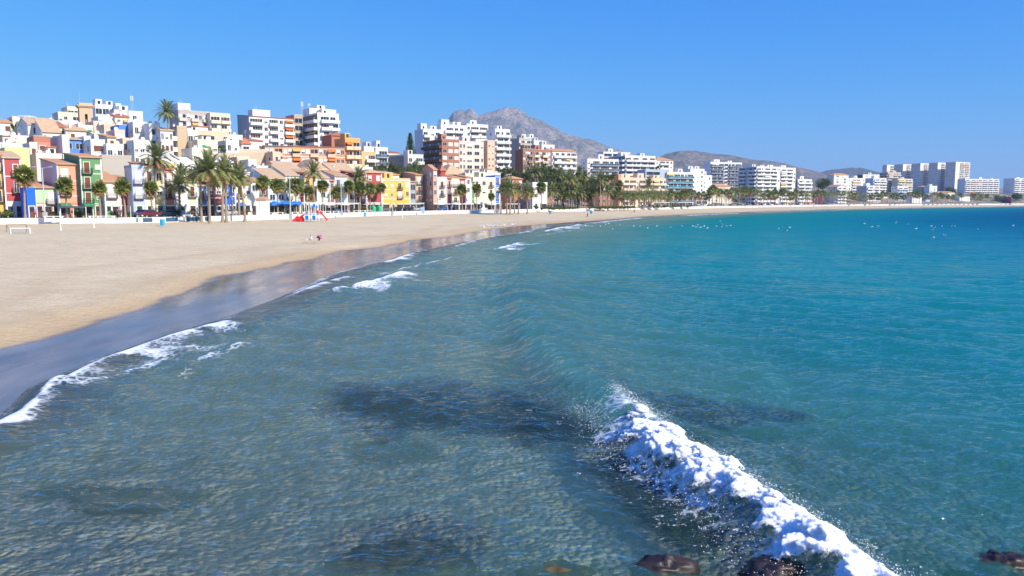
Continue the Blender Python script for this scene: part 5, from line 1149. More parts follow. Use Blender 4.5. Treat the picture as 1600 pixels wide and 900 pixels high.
def tree(name, label, px, D, yt, wpx, group=None, mat=PINE_G, mat2=BUSH_G, seed=1, n=5200, ls=None, zb=None, flat=.8, trunk=.3):
    x, y = at(px, D); z = gz(x, y) if zb is None else zb; H = max(1.5, Zat(yt, D)-z); W = wpx*D/1250/2*1.18; r = random.Random(seed)
    root = empty(name, (x, y, z)); tag(root, label, 'tree' if 'shrub' not in name and 'bush' not in name else 'shrub', group)
    bl = []; c0 = H*trunk; ch = (H-c0)
    for i in range(10):
        a = r.uniform(0, 6.28); q = r.uniform(.1, .62)*W; br = r.uniform(.34, .5)*min(W, ch*.75); zz = c0+br*.6+((i*.37+.08*r.random()) % 1 if i else 1.0)*(ch-br*1.45)*(1-.35*q/W); bl.append((math.cos(a)*q, math.sin(a)*q, zz, br))
    mkobj('crown', crown_mesh(seed, bl, n, ls or max(.16, D/1250*.75), mat, mat2), root); mkobj('trunk', limb_mesh(H, W, seed), root); return root
TB = 'rounded trees on the bank behind the yellow house'
for i, (px, yt, wp, D) in enumerate([(580, 255, 30, 286), (596, 252, 32, 289), (615, 249, 36, 294), (634, 250, 36, 296), (652, 249, 34, 300), (670, 252, 32, 304), (686, 257, 24, 308), (603, 259, 32, 282), (626, 260, 34, 286), (645, 261, 30, 289)]):
    tree('broadleaf_tree', ['leftmost round tree on the green bank above the red corner house', 'dark green tree above the yellow house orange rooftop storey', 'tall tree in the back row of the green bank below the dark grey end wall', 'olive-topped tree in the back row of the green bank', 'tree in the back row left of the brown brick block', 'tree at the foot of the brown brick block', 'small tree at the right end of the green bank', 'front-row tree directly above the yellow house', 'front-row tree with brown patches behind the tan house', 'front-row tree beside the gabled pink-brown house'][i], px, D, yt, wp, TB, PINE_G, (BUSH_G, DRY_G)[i % 3 == 2], seed=200+i, n=6500, zb=Zat(yt, D)-10.5, trunk=.1)
for i, (px, yt, wp, D, lb) in enumerate([(782, 256, 22, 340, 'pine with a yellowish crown left of the brown flats'), (797, 252, 24, 350, 'upright bushy pine beside the tall white tower'), (838, 249, 44, 372, 'biggest dark pine with a domed crown'), (858, 250, 36, 380, 'dark pine leaning on the biggest pine, below the broad white block'), (822, 262, 30, 358, 'dark pine at the left foot of the biggest pine'), (872, 266, 30, 372, 'pine between the domed pine and the palm grove'), (890, 267, 28, 384, 'pine behind the brown-crowned palm'), (912, 270, 30, 392, 'dark tree behind the palm grove under the glazed-balcony flats'), (928, 276, 24, 396, 'lower dark tree behind the right part of the palm grove'), (808, 268, 22, 345, 'olive tree with thin foliage between the pines'), (850, 272, 34, 352, 'low dark tree right behind the white villa'), (880, 282, 30, 356, 'low bushy tree inside the palm grove'), (903, 285, 30, 362, 'low dark bush tree at the heart of the palm grove')]):
    tree('pine_tree', lb, px, D, yt, wp, 'pines and trees above the palm grove', PINE_G, (PINE_G, DRY_G)[i in (0, 9)] if i else DRY_G, seed=300+i, n=7000 if i in (2, 3) else 5000, zb=Zat(yt, D)-(14 if i < 8 else 11), trunk=.12)
def conifer():
    D = 356; x, y = at(642, D); zt = Zat(206, D); zb = Zat(252, D); H = zt-zb; root = empty('norfolk_pine', (x, y, zb)); tag(root, 'tall narrow layered conifer standing alone against the sky', 'tree')
    b = MB(); b.tube((0, 0, 0), (0, 0, H), .3, .03, BARKD); b.build('trunk', root); r = np.random.default_rng(3); vs = []
    for k in range(16):
        t = k/16; z = H*(.12+.86*t); rad = 2.6*(1-t)**.8+.2
        for j in range(9):
            a = j*.698+k*.4+r.uniform(-.2, .2); m_ = 60; s = r.random(m_)*rad; p = np.stack([np.cos(a)*s, np.sin(a)*s, z+.12*s+r.normal(size=m_)*.08], 1)+r.normal(size=(m_, 3))*.10
            d = r.normal(size=(m_, 3))*.16; e = r.normal(size=(m_, 3))*.12; vs.append(np.stack([p-d, p+d, p+e], 1).reshape(-1, 3))
    V_ = np.concatenate(vs); mkobj('crown', np_mesh('crown', V_, np.arange(len(V_)).reshape(-1, 3), [PINE_G]), root)
conifer()
for i, (px, yt, wp, D, m1, m2, nm, lb) in enumerate([(1285, 276, 24, 800, PINE_G, PINE_G, 'pine_tree', 'dark round pine clump above the purple building'), (1562, 302, 20, 1060, PINE_G, BUSH_G, 'pine_tree', 'flat-topped dark tree on the beach cliff'), (1576, 306, 16, 1040, PURP, PURP, 'bougainvillea_shrub', 'purple flowering bougainvillea at the cliff foot'), (1588, 300, 14, 1045, PINE_G, BUSH_G, 'pine_tree', 'tall dark tree at the right edge by the bougainvillea'), (1430, 294, 22, 1010, BUSH_G, DRY_G, 'broadleaf_tree', 'scrubby tree left of the tan clifftop villa'), (1410, 300, 18, 960, BUSH_G, PINE_G, 'broadleaf_tree', 'tree behind the seafront flats with blue blinds'), (1487, 291, 20, 1090, PINE_G, PINE_G, 'pine_tree', 'dark tree mass below the nearest beige tower'), (1471, 299, 24, 1030, BUSH_G, DRY_G, 'broadleaf_tree', 'bushy tree under the low cliff-edge villa'), (1520, 297, 34, 1110, BUSH_G, PINE_G, 'broadleaf_tree', 'hedge-like tree line under the long white slab'), (1384, 297, 14, 930, PINE_G, BUSH_G, 'pine_tree', 'dark tree left of the flats with blue blinds'), (1150, 292, 12, 610, PINE_G, BUSH_G, 'pine_tree', 'dark tree at the foot of the modern white block'), (1024, 258, 8, 545, PINE_G, BUSH_G, 'broadleaf_tree', 'roof-level green tree beside the black-banded block'), (1104, 272, 8, 570, PINE_G, BUSH_G, 'broadleaf_tree', 'small tree beyond the stepped white flats'),
        (322, 229, 12, 214, BUSH_G, DRY_G, 'broadleaf_tree', 'potted-looking tree on the walled cream terrace'), (348, 226, 14, 222, BUSH_G, PINE_G, 'broadleaf_tree', 'green terrace tree at the foot of the orange apartment house'), (26, 197, 5, 218, PINE_G, BUSH_G, 'cypress_tree', 'little dark cypress among the white houses at top left'), (45, 195, 9, 221, BUSH_G, DRY_G, 'broadleaf_tree', 'small green tree under the roof pergola at top left'), (1445, 306, 10, 935, BUSH_G, PINE_G, 'broadleaf_tree', 'small tree beside the blue and white kiosk tower')]):
    tree(nm, lb, px, D, yt, wp, None, m1, m2, seed=400+i, n=2600, zb=Zat(yt, D)-wp*D/1250*.95, trunk=.1)
# promenade bushes
bs = [crown_mesh(500+i, [(0, 0, .7, .7), (.5, .2, .6, .5), (-.5, -.1, .55, .5), (.1, .4, .9, .5)], 900, .11, BUSH_G, (PINE_G, DRY_G, BUSH_G)[i]) for i in range(3)]
BG = 'round bushes on the promenade'
for i, (px, lb) in enumerate([(8, 'bush at the left edge by the orange-yellow house'), (84, 'big round bush before the salmon house'), (121, 'bush at the corner of the salmon and green houses'), (178, 'bush before the low pinkish white house'), (200, 'low bush before the dark red house'), (232, 'yellow-green bush beside the maroon car'), (272, 'bush before the rose red house'), (372, 'bush before the royal blue house'), (388, 'bush before the pale cream house'), (424, 'bush right of the kiosk'), (440, 'bush under the blue parasols'), (456, 'bush by the street lamp foot'), (474, 'bush left of the playground'), (509, 'bush before the narrow red house'), (556, 'bush by the dark wine red house'), (568, 'bush left of the green recycling bins'), (614, 'small orange-green bush before the yellow house'), (760, 'bush by the white fountain monument'), (787, 'bush among the trunks at the brick-red house'), (801, 'round clipped bush before the brick-red house'), (838, 'pointed small shrub before the villa'), (857, 'bush at the right corner of the villa')]):
    D = frontD(px)-6; x, y = at(px, D); s = random.Random(i).uniform(.9, 1.4)
    root = empty('bush', (x, y, PROM)); tag(root, lb, 'shrub', BG); mkobj('foliage', bs[i % 3], root, (0, 0, 0), i, (s, s, s)); 
    b = MB(); b.tube((0, 0, 0), (0, 0, .5), .06, .04, BARKD, 6); b.build('stem', root)
hd = []
HG = 'low green hedges behind the sea wall by the hotels'
hm = crown_mesh(600, [(i*.9-7, 0, .55, .6) for i in range(16)], 3500, .2, BUSH_G, PINE_G, 'foliage')
for i, px in enumerate([868, 884, 940, 952, 964, 976, 1030, 1048, 1068]):
    D = frontD(px)-21; x, y = at(px, D); o = mkobj('hedge', hm, None, (x, y, PROM-.1), R(40)); tag(o, 'low clipped green hedge behind the sea wall by the palm grove and hotels', 'hedge', HG)

# ================================================================ people
SKIN = paint((.50, .30, .20), .6, .05); HAIR = paint((.03, .02, .015), .7, .1)
def person_mesh(joints, edges, radii, colors):
    """one continuous skinned body; colors = [(test(co, bone), material)] tried in order"""
    me = bpy.data.meshes.new('skeleton'); me.from_pydata([Vector(j) for j in joints], edges, []); o = bpy.data.objects.new('skeleton', me); COL.objects.link(o)
    md = o.modifiers.new('skin', 'SKIN'); md.use_smooth_shade = True
    for v, r_ in zip(me.skin_vertices[0].data, radii): v.radius = (r_, r_) if not isinstance(r_, tuple) else r_
    me.skin_vertices[0].data[0].use_root = True
    sb = o.modifiers.new('sub', 'SUBSURF'); sb.levels = 1; sb.render_levels = 1
    dg = bpy.context.evaluated_depsgraph_get(); em = bpy.data.meshes.new_from_object(o.evaluated_get(dg)); COL.objects.unlink(o); bpy.data.objects.remove(o)
    em.materials.clear()
    for m in colors['mats']: em.materials.append(m)
    J = [Vector(j) for j in joints]
    for p in em.polygons:
        c = p.center; k = min(range(len(J)), key=lambda q: (J[q]-c).length); p.material_index = colors['by_joint'][k]
    return em
# joints: 0 pelvis 1 waist 2 chest 3 neck 4 head 5 crown | 6-9 L arm (shoulder elbow wrist hand) 10-13 R arm | 14-17 L leg (hip knee ankle toe) 18-21 R leg
BE = [(0,1),(1,2),(2,3),(3,4),(4,5),(2,6),(6,7),(7,8),(8,9),(2,10),(10,11),(11,12),(12,13),(0,14),(14,15),(15,16),(16,17),(0,18),(18,19),(19,20),(20,21)]
RR = [.14,.13,(.15,.12),.055,.095,.075,.07,.045,.033,.036,.07,.045,.033,.036,.095,.062,.045,.04,.095,.062,.045,.04]
def body(pose, shirt, trousers, hair=HAIR, shoes=IRON, bare=False):
    S = {'stand': [(0,0,.95),(0,0,1.12),(0,.0,1.36),(0,-.01,1.50),(0,-.03,1.62),(0,-.02,1.72),(-.19,0,1.40),(-.24,.02,1.14),(-.24,-.06,.92),(-.24,-.09,.83),(.19,0,1.40),(.24,.02,1.14),(.24,-.06,.92),(.24,-.09,.83),(-.09,0,.90),(-.10,-.02,.50),(-.10,.02,.09),(-.10,-.12,.05),(.09,0,.90),(.10,-.02,.50),(.10,.02,.09),(.10,-.12,.05)],
         'walk': [(0,0,.95),(0,0,1.12),(0,-.03,1.36),(0,-.05,1.50),(0,-.08,1.62),(0,-.07,1.72),(-.19,-.02,1.40),(-.24,.12,1.16),(-.23,.06,.93),(-.23,.02,.85),(.19,-.02,1.40),(.24,-.10,1.15),(.23,-.28,.98),(.22,-.34,.92),(-.09,0,.90),(-.10,-.22,.52),(-.10,-.30,.09),(-.10,-.43,.06),(.09,0,.90),(.10,.06,.50),(.10,.34,.16),(.10,.26,.06)],
         'sit': [(0,0,.13),(0,.02,.28),(0,-.02,.50),(0,-.05,.62),(0,-.08,.73),(0,-.07,.83),(-.17,-.02,.53),(-.24,-.14,.34),(-.20,-.34,.24),(-.18,-.40,.2),(.17,-.02,.53),(.24,-.14,.34),(.20,-.34,.24),(.18,-.40,.2),(-.10,-.04,.12),(-.16,-.44,.24),(-.14,-.82,.07),(-.14,-.93,.12),(.10,-.04,.12),(.16,-.44,.22),(.14,-.82,.07),(.14,-.93,.12)],
         'crouch': [(0,.12,.42),(0,.02,.56),(0,-.18,.68),(0,-.30,.70),(0,-.40,.68),(0,-.48,.66),(-.17,-.22,.64),(-.22,-.34,.42),(-.16,-.48,.24),(-.14,-.52,.17),(.17,-.22,.64),(.22,-.34,.42),(.16,-.48,.24),(.14,-.52,.17),(-.10,.10,.38),(-.16,-.30,.36),(-.13,-.02,.07),(-.13,-.16,.05),(.10,.10,.38),(.17,-.28,.34),(.13,.0,.07),(.13,-.15,.05)]}[pose]
    mats = [SKIN, shirt, trousers, hair, shoes]
    bj = [2, 1, 1, 0, 0, 3, 1, 1, 0, 0, 1, 1, 0, 0, 2, 2 if not bare else 0, 2 if not bare else 0, 4, 2, 2 if not bare else 0, 2 if not bare else 0, 4]
    return person_mesh(S, BE, RR, dict(mats=mats, by_joint=bj))
cl = {k: paint(v, .85, .08) for k, v in dict(black=(.02,.02,.025), navy=(.03,.05,.14), red=(.5,.05,.05), pink=(.85,.12,.50), white=(.8,.78,.76), rose=(.80,.55,.62), blue=(.08,.2,.5), beige=(.5,.42,.3), jeans=(.10,.16,.28), purple=(.25,.08,.28)).items()}
def person(me, x, y, z, rz, label, group=None, s=1.0):
    o = mkobj('person', me, None, (x, y, z), rz, (s, s, s)); tag(o, label, 'person', group); return o
x, y = P(488, 375, 1.05); zz = .95
person(body('sit', cl['white'], cl['rose'], bare=False), x-.1, y, zz+.02, R(-70), 'dark-haired child in white and pale pink sitting on the sand', None, .95)
person(body('crouch', cl['pink'], cl['black'], hair=cl['pink']), x+.75, y+.1, zz, R(80), 'person in a bright pink jacket crouching on the sand beside the seated child', None, 1.05)
pm = [body('walk', cl['black'], cl['black']), body('stand', cl['red'], cl['jeans']), body('walk', cl['white'], cl['navy']), body('stand', cl['blue'], cl['beige']), body('sit', cl['navy'], cl['jeans'], HAIR), body('walk', cl['pink'], cl['black']), body('stand', cl['purple'], cl['black'])]
x, y = P(918, 340.5, .55); person(pm[0], x, y, .5, R(-60), 'person in dark clothes walking along the water line, alone')
x, y = P(986, 333.3, .8); person(pm[4], x, y, .75, R(30), 'left one of two people sitting on the sand before the hotel'); x, y = P(991, 333.4, .8); person(pm[6], x, y, .75, R(200), 'right one of two people on the sand before the hotel, standing')
PG = 'people strolling on the promenade'
for i, (px, k, dd, lb) in enumerate([(53, 5, -11, 'person in a pink top before the cobalt blue house'), (64, 0, -11, 'person in black before the low pale green house'), (182, 6, -11, 'person in purple before the low pinkish white house'), (186, 0, -11, 'person in black beside the one in purple at the pinkish house'), (189, 6, -10, 'second person in purple before the dark red house'), (548, 0, -12, 'person in black walking below the fan palm at the pale yellow house'), (552, 6, -12, 'person in dark clothes next to the walker in black at the pale yellow house'), (646, 2, -12, 'person in white by the tan house'), (318, 0, -10, 'person in black behind the palm trunks'), (335, 3, -10, 'person in blue behind the thick-trunked palm'), (705, 3, -12, 'person in blue before the narrow crimson house'), (750, 2, -12, 'person in white left of the fountain monument'), (858, 1, -13, 'person in red at the right corner of the villa'), (876, 0, -12, 'person in black at the left of the palm grove'), (1020, 0, -24, 'person in black by the sea wall before the peach hotel'), (1060, 0, -24, 'person in black at the sea wall before the turquoise hotel'), (1066, 3, -24, 'person in blue at the sea wall before the turquoise hotel')]):
    x, y = at(px, frontD(px)+dd); person(pm[k], x, y, PROM, i*1.3, lb, PG)

# ================================================================ beach and promenade furniture
BROWNW = paint((.32, .22, .14), .7, .15); BLUEP = paint((.02, .20, .55), .5, .08); REDP = paint((.72, .035, .03), .35, .06, spec=.5); CYAN = paint((.02, .38, .62), .5, .08); GREENP = paint((.05, .45, .20), .5, .08)
def goal(px, ybase, wpx, hpx, mat, lb, rz=0):
    x, y = P(px, ybase, 1.35); w = wpx*y/1250; h = hpx*y/1250; root = empty('goal', (x, y, 1.3), rz); tag(root, lb, 'goal', 'small football goals on the sand')
    for s in (-w/2, w/2): b = MB(); b.box(s-.05, s+.05, -.05, .05, 0, h-.1, mat); b.build('post', root)
    b = MB(); b.box(-w/2-.05, w/2+.05, -.05, .05, h-.1, h, mat); b.build('crossbar', root)
    b = MB()
    for s in (-w/2, w/2): b.tube((s, .05, h-.05), (s, .9, .05), .025, .025, mat, 5); b.tube((s, .05, .05), (s, .9, .05), .025, .025, mat, 5)
    b.tube((-w/2, .9, .05), (w/2, .9, .05), .025, .025, mat, 5); b.build('rear_frame', root)
goal(26, 363, 29, 13, BROWNW, 'brown-framed small goal at the left edge of the beach', .1); goal(32, 364.5, 27, 9, WHITE, 'lower white-framed goal overlapping the brown one', .25)
def post(px, yb, yt, lb, zg=1.4, nm='volleyball_post'):
    x, y = P(px, yb, zg); h = (yb-yt)*y/1250; root = empty(nm, (x, y, zg-.05)); tag(root, lb, 'post', 'white volleyball posts')
    b = MB(); b.tube((0, 0, 0), (0, 0, h), .065, .05, WHITE, 10); b.tube((0, 0, h), (0, 0, h+.06), .07, .02, WHITE, 10); b.build('pole', root)
    b = MB(); b.tube((0, 0, 0), (0, 0, .35), .13, .12, WHITE, 10); b.build('base_sleeve', root)
post(95, 360, 330, 'left white volleyball post on the open sand'); post(147, 357, 327, 'right white volleyball post on the open sand'); post(5, 353, 341, 'short white post at the left edge of the sand'); post(153, 350, 337, 'shorter white post near the sea wall'); post(205, 349, 322, 'tall thin white post by the sea wall left of the tallest palm', 1.7); post(629, 341, 325, 'white post on the sand before the yellow house', 1.7)
def bin_(px, yb, lb):
    x, y = P(px, yb, 1.7); root = empty('litter_bin', (x, y, 1.65)); tag(root, lb, 'bin', 'blue litter bins on the sand'); b = MB(); b.tube((0, 0, 0), (0, 0, .95), .33, .42, CYAN, 14); b.build('body', root); b = MB(); b.tube((0, 0, .95), (0, 0, 1.15), .45, .34, CYAN, 14); b.build('lid', root)
bin_(254, 352, 'turquoise litter bin under the tallest beach palm'); bin_(570, 338.5, 'blue litter bin by the sea wall before the dark wine red house'); bin_(860, 334.5, 'blue litter bin right of the villa'); bin_(924, 334, 'turquoise litter bin in front of the palm grove')
def signboard(px, yb, wpx, hpx, lb, z=1.7, mat=WHITE):
    x, y = P(px, yb, z); w = wpx*y/1250; h = hpx*y/1250; root = empty('beach_sign', (x, y, z-.05)); tag(root, lb, 'sign', 'white boards on the sand')
    b = MB(); b.box(-w/2, w/2, -.06, .06, h*.18, h, mat); b.build('panel', root)
    for s in (-w/2+.1, w/2-.1): b = MB(); b.box(s-.04, s+.04, .06, .12, 0, h*.95, METAL); b.build('leg', root)
signboard(391, 347, 6, 16, 'white board at the right foot of the palm cluster'); signboard(430, 344.5, 5, 13, 'white board left of the street lamp'); signboard(661, 336, 5, 13, 'pale blue board before the pink-brown house', mat=paint((.35, .55, .78)))
def lamp(px, D, yt, yb, lb, arm=1.2):
    x, y = at(px, D); zb = Zat(yb, D); h = Zat(yt, D)-zb; root = empty('street_lamp', (x, y, zb)); tag(root, lb, 'street lamp', 'tall street lamps')
    b = MB(); b.tube((0, 0, 0), (0, 0, h), .13, .07, METAL, 10); b.build('pole', root); b = MB(); b.box(-.3, .3, -.3, .3, 0, 1.0, paint(COLR['grey'])); b.build('base', root)
    for s in (-1, 1):
        b = MB(); b.tube((0, 0, h-.15), (s*arm, 0, h+.15), .045, .04, METAL, 6); b.build('arm', root); b = MB(); b.box(min(s*arm, s*(arm+.6)), max(s*arm, s*(arm+.6)), -.13, .13, h+.08, h+.22, METAL); b.build('lamp_head', root)
lamp(453, 172, 268, 342, 'tall grey street lamp left of the playground'); lamp(68, 146, 262, 340, 'thin tall street lamp before the low pale green house'); lamp(533, 206, 272, 336, 'street lamp before the light blue house'); lamp(613, 236, 282, 335, 'street lamp before the yellow house'); lamp(699, 280, 296, 334, 'street lamp before the narrow crimson house'); lamp(959, 372, 292, 328, 'street lamp at the left of the peach hotel'); lamp(1074, 462, 272, 326, 'tall street lamp in front of the turquoise glass hotel'); lamp(1122, 520, 296, 325, 'street lamp right of the turquoise hotel'); lamp(1173, 575, 298, 324, 'street lamp before the large white block'); lamp(1243, 650, 300, 322.5, 'street lamp before the lower white block')
def playground():
    x, y = P(487, 345, 1.75); s = y/1250; root = empty('playground', (x, y, 1.7)); tag(root, 'playground climbing frame with red slides and white and blue posts', 'playground')
    X_ = lambda px: (px-487)*s
    for px_, hh in ((478, 27), (484, 26), (489, 28), (495, 27), (500, 25)):
        for yy in (-.8, .8): b = MB(); b.tube((X_(px_), yy, 0), (X_(px_), yy, hh*s), .06, .06, WHITE, 8); b.build('post', root)
    b = MB(); b.box(X_(478), X_(500), -.8, .8, 1.35, 1.45, BLUEP); b.build('deck', root)
    for a_, c_, m_ in ((478, 484, BLUEP), (489, 495, BLUEP)): b = MB(); b.box(X_(a_)+.06, X_(c_)-.06, -.84, -.78, .3, 1.2, m_); b.build('panel', root)
    b = MB(); 
    for k in range(5): b.box(X_(484)+.06, X_(489)-.06, -.85, -.80, 1.55+k*.22, 1.6+k*.22, WHITE)
    b.build('ladder', root)
    def slide(x0, z0, x1, z1, yy, w=.55):
        b = MB(); n = 8; vs = []; 
        for k in range(n+1):
            t = k/n; xx = x0+(x1-x0)*t; zz = z0+(z1-z0)*(t-.12*math.sin(math.pi*t)); vs += [(xx, yy-w/2, zz+.22), (xx, yy-w/2, zz), (xx, yy+w/2, zz), (xx, yy+w/2, zz+.22), (xx, yy-w/2-.07, zz+.22), (xx, yy-w/2-.07, zz-.08), (xx, yy+w/2+.07, zz-.08), (xx, yy+w/2+.07, zz+.22)]
        fs = []
        for k in range(n):
            o_ = 8*k
            for i, j in ((0, 1), (1, 2), (2, 3), (3, 7), (7, 6), (6, 5), (5, 4), (4, 0)): fs.append((o_+i, o_+j, o_+8+j, o_+8+i))
        b.faces(vs, fs, REDP); b.build('slide', root)
    slide(X_(499), 1.9, X_(511), .12, 0, .8); slide(X_(478), 1.4, X_(467), .1, -.5); slide(X_(474), 1.3, X_(462), .1, .9, .5)
    b = MB(); b.tube((X_(499)-.1, -.3, 1.9), (X_(499)-.1, .5, 1.9), .42, .42, REDP, 12); b.build('slide_hood', root)
    for px_ in (463, 470): b = MB(); b.faces([(X_(px_)-.9,-.4,0),(X_(px_)+.9,-.4,0),(X_(px_)+.9,.4,0),(X_(px_)-.9,.4,0),(X_(px_)+.35,-.3,1.25),(X_(px_)+.35,.3,1.25)], [(0,1,4),(1,2,5,4),(2,3,5),(3,0,4,5)], REDP); b.build('climbing_ramp', root)
    b = MB(); b.faces([(X_(487),-.9,3.0),(X_(497),-.9,3.0),(X_(497),.9,3.0),(X_(487),.9,3.0),(X_(492),0,3.75)], [(0,1,4),(1,2,4),(2,3,4),(3,0,4),(3,2,1,0)], BLUEP); b.build('canopy', root)
playground()
def kiosk(px0, px1, D, yt, lb):
    x, y = at(px0, D); w = (px1-px0)*D/1250; h = Zat(yt, D)-PROM; root = empty('kiosk', (x, y, PROM)); tag(root, lb, 'kiosk'); b = MB(); b.box(0, w, 0, 2.6, 0, h-.4, WHITE); b.build('wall', root)
    b = MB(); b.box(-.15, w+.15, -.15, 2.75, h-.4, h-.1, TILE); b.faces([(-.15,-.15,h-.1),(w+.15,-.15,h-.1),(w+.15,2.75,h-.1),(-.15,2.75,h-.1),(w/2,1.3,h+.5)], [(0,1,4),(1,2,4),(2,3,4),(3,0,4)], TILE); b.build('roof', root); b = MB(); b.box(w*.35, w*.37, -.02, 0, 0, h-.5, METAL); b.box(w*.1, w*.3, -.03, 0, 1.0, 2.0, TRIM); b.build('shutter', root)
kiosk(399, 415, 181, 310, 'white kiosk with a flat tiled roof at the right end of the palm cluster')
def parasol(px, D, yt, mat, lb, r_=1.7, grp='café parasols on the promenade'):
    x, y = at(px, D); h = Zat(yt, D)-PROM; root = empty('parasol', (x, y, PROM)); tag(root, lb, 'parasol', grp); b = MB(); b.tube((0, 0, 0), (0, 0, h), .03, .03, WHITE, 6); b.build('pole', root)
    b = MB(); n = 8; vs = [(r_*math.cos(2*math.pi*i/n), r_*math.sin(2*math.pi*i/n), h-.6) for i in range(n)]+[(0, 0, h)]+[(r_*math.cos(2*math.pi*i/n), r_*math.sin(2*math.pi*i/n), h-.8) for i in range(n)]
    b.faces(vs, [(i, (i+1) % n, n) for i in range(n)]+[(n+1+i, n+1+(i+1) % n, (i+1) % n, i) for i in range(n)], mat); b.build('canopy', root)
for px, lb in [(428, 'blue café parasol just right of the kiosk'), (444, 'blue café parasol left of the street lamp'), (449, 'second blue café parasol left of the street lamp'), (459, 'blue café parasol right of the street lamp'), (467, 'bluest café parasol at the left of the playground')]: parasol(px, frontD(px)-8, 314, CLOTH_B, lb)
for px, lb in [(512, 'white café parasol before the narrow red house'), (534, 'white café parasol before the light blue house'), (686, 'white café parasol before the pinkish white house'), (712, 'white café parasol before the lemon yellow house'), (730, 'white café parasol before the narrow white house')]: parasol(px, frontD(px)-8, 316, CLOTH_W, lb, 2.0)
def canopy(px0, px1, D, yt, lb, mat=CLOTH_W, grp='flat shade canopies of the cafés'):
    x0, y0 = at(px0, D); x1, y1 = at(px1, D); w = x1-x0; h = Zat(yt, D)-PROM; root = empty('shade_canopy', (x0, y0, PROM)); tag(root, lb, 'canopy', grp); b = MB(); b.box(0, w, 0, 3.2, h-.12, h, mat); b.box(0, w, -.03, 0, h-.35, h, mat); b.build('roof', root)
    n = max(2, int(w/3.5))
    for i in range(n+1): b = MB(); b.box(i*w/n-.05, i*w/n+.05, .1, .2, 0, h-.12, WHITE); b.build('post', root)
    for i in range(max(1, int(w/3))):
        b = MB(); cx_ = 1.2+i*3; b.tube((cx_, 1.5, 0), (cx_, 1.5, .7), .05, .05, IRON, 6); b.tube((cx_, 1.5, .7), (cx_, 1.5, .74), .5, .5, WHITE, 10); b.build('table', root)
DK = paint((.10, .12, .12), .7)
canopy(92, 132, 150, 322, 'dark flat café canopy before the salmon and green houses', DK); canopy(471, 508, 206, 316, 'white flat café canopy behind the playground'); canopy(516, 560, 222, 317, 'white flat café canopy before the light blue and wine red houses'); canopy(574, 592, 246, 316, 'white flat canopy before the red corner house'); canopy(639, 662, 268, 317, 'pale yellow-white canopy stall before the tan house'); canopy(696, 740, 284, 318, 'long glazed café canopy before the crimson pair'); canopy(742, 775, 298, 319, 'white café canopy before the long cream house'); canopy(790, 812, 306, 318, 'white café canopy before the brick-red house')
for i, (a_, b_, lb) in enumerate([(1020, 1046, 'white beach-club tent before the peach hotel'), (1060, 1084, 'white beach-club tent before the turquoise hotel'), (1130, 1146, 'white beach tent among the first far palms'), (1184, 1204, 'white marquee before the large white block'), (1212, 1236, 'white marquee before the white balcony tower'), (1250, 1270, 'white marquee before the lower white block'), (1304, 1318, 'white marquee before the terracotta-roofed villa block'), (1396, 1420, 'white marquee before the flats with blue blinds')]): canopy(a_, b_, frontD(a_)-22, float(np.interp(a_, [1000, 1400], [316, 314])), lb, grp='white tents along the far seafront')
# cars
WHEEL = MB(); WHEEL.tube((0, -.11, 0), (0, .11, 0), .32, .32, IRON, 16); WM = WHEEL.mesh('wheel'); RIM = MB(); RIM.tube((0, -.125, 0), (0, .125, 0), .18, .18, METAL, 10); RM = RIM.mesh('rim')
def car_body(mat):
    pf = [(-2.1,.35),(-2.15,.62),(-1.95,.86),(-1.25,.95),(-.62,1.42),(.75,1.46),(1.5,1.02),(2.0,.92),(2.12,.6),(2.08,.32)]; b = MB(); n = len(pf)
    vs = [(x, -.86+(.12 if z > 1.2 else 0), z) for x, z in pf]+[(x, .86-(.12 if z > 1.2 else 0), z) for x, z in pf]; b.faces(vs, [(i, i+1, n+i+1, n+i) for i in range(n-1)]+[(n-1, 0, n, 2*n-1), tuple(range(n-1, -1, -1)), tuple(range(n, 2*n))], mat); return b.mesh('body')
cg = MB()
for s in (-1, 1): cg.faces([(-1.1, s*.875, .98), (1.35, s*.875, 1.02), (.72, s*.76, 1.38), (-.58, s*.76, 1.36)], [(0, 1, 2, 3) if s < 0 else (3, 2, 1, 0)], GLASS)
cg.faces([(-1.26,-.72,.98),(-1.26,.72,.98),(-.66,.66,1.41),(-.66,-.66,1.41)], [(0,3,2,1)], GLASS); cg.faces([(1.50,-.72,1.05),(1.50,.72,1.05),(.80,.66,1.45),(.80,-.66,1.45)], [(0,1,2,3)], GLASS); CG = cg.mesh('window')
LT = MB(); LT.box(-.05, .05, -.16, .16, -.07, .07, METAL); LM = LT.mesh('headlight')
CARM = {k: car_body(paint(v, .3, .03, 0, spec=.6)) for k, v in dict(white=(.75,.75,.74), silver=(.42,.43,.45), black=(.02,.02,.022), maroon=(.13,.015,.03), blue=(.04,.10,.30), red=(.45,.03,.03), grey=(.14,.14,.15)).items()}
def car(x, y, z, rz, c, label, group=None):
    root = empty('parked_car', (x, y, z), rz); tag(root, label, 'car', group); mkobj('body', CARM[c], root); mkobj('window', CG, root)
    for sx in (-1.3, 1.3):
        for sy in (-.78, .78): w_ = mkobj('wheel', WM, root, (sx, sy, .32)); mkobj('rim', RM, w_)
    for sy in (-.6, .6): mkobj('headlight', LM, root, (-2.12, sy, .66))
x, y = at(232, 158); car(x, y, PROM+.04, R(25), 'maroon', 'dark maroon car parked behind the tallest beach palm', 'cars parked along the seafront road'); x, y = at(222, 161); car(x, y, PROM+.04, R(70), 'blue', 'blue car beside the dark maroon car', 'cars parked along the seafront road')
cr = random.Random(8); CGp = 'cars parked along the seafront road'
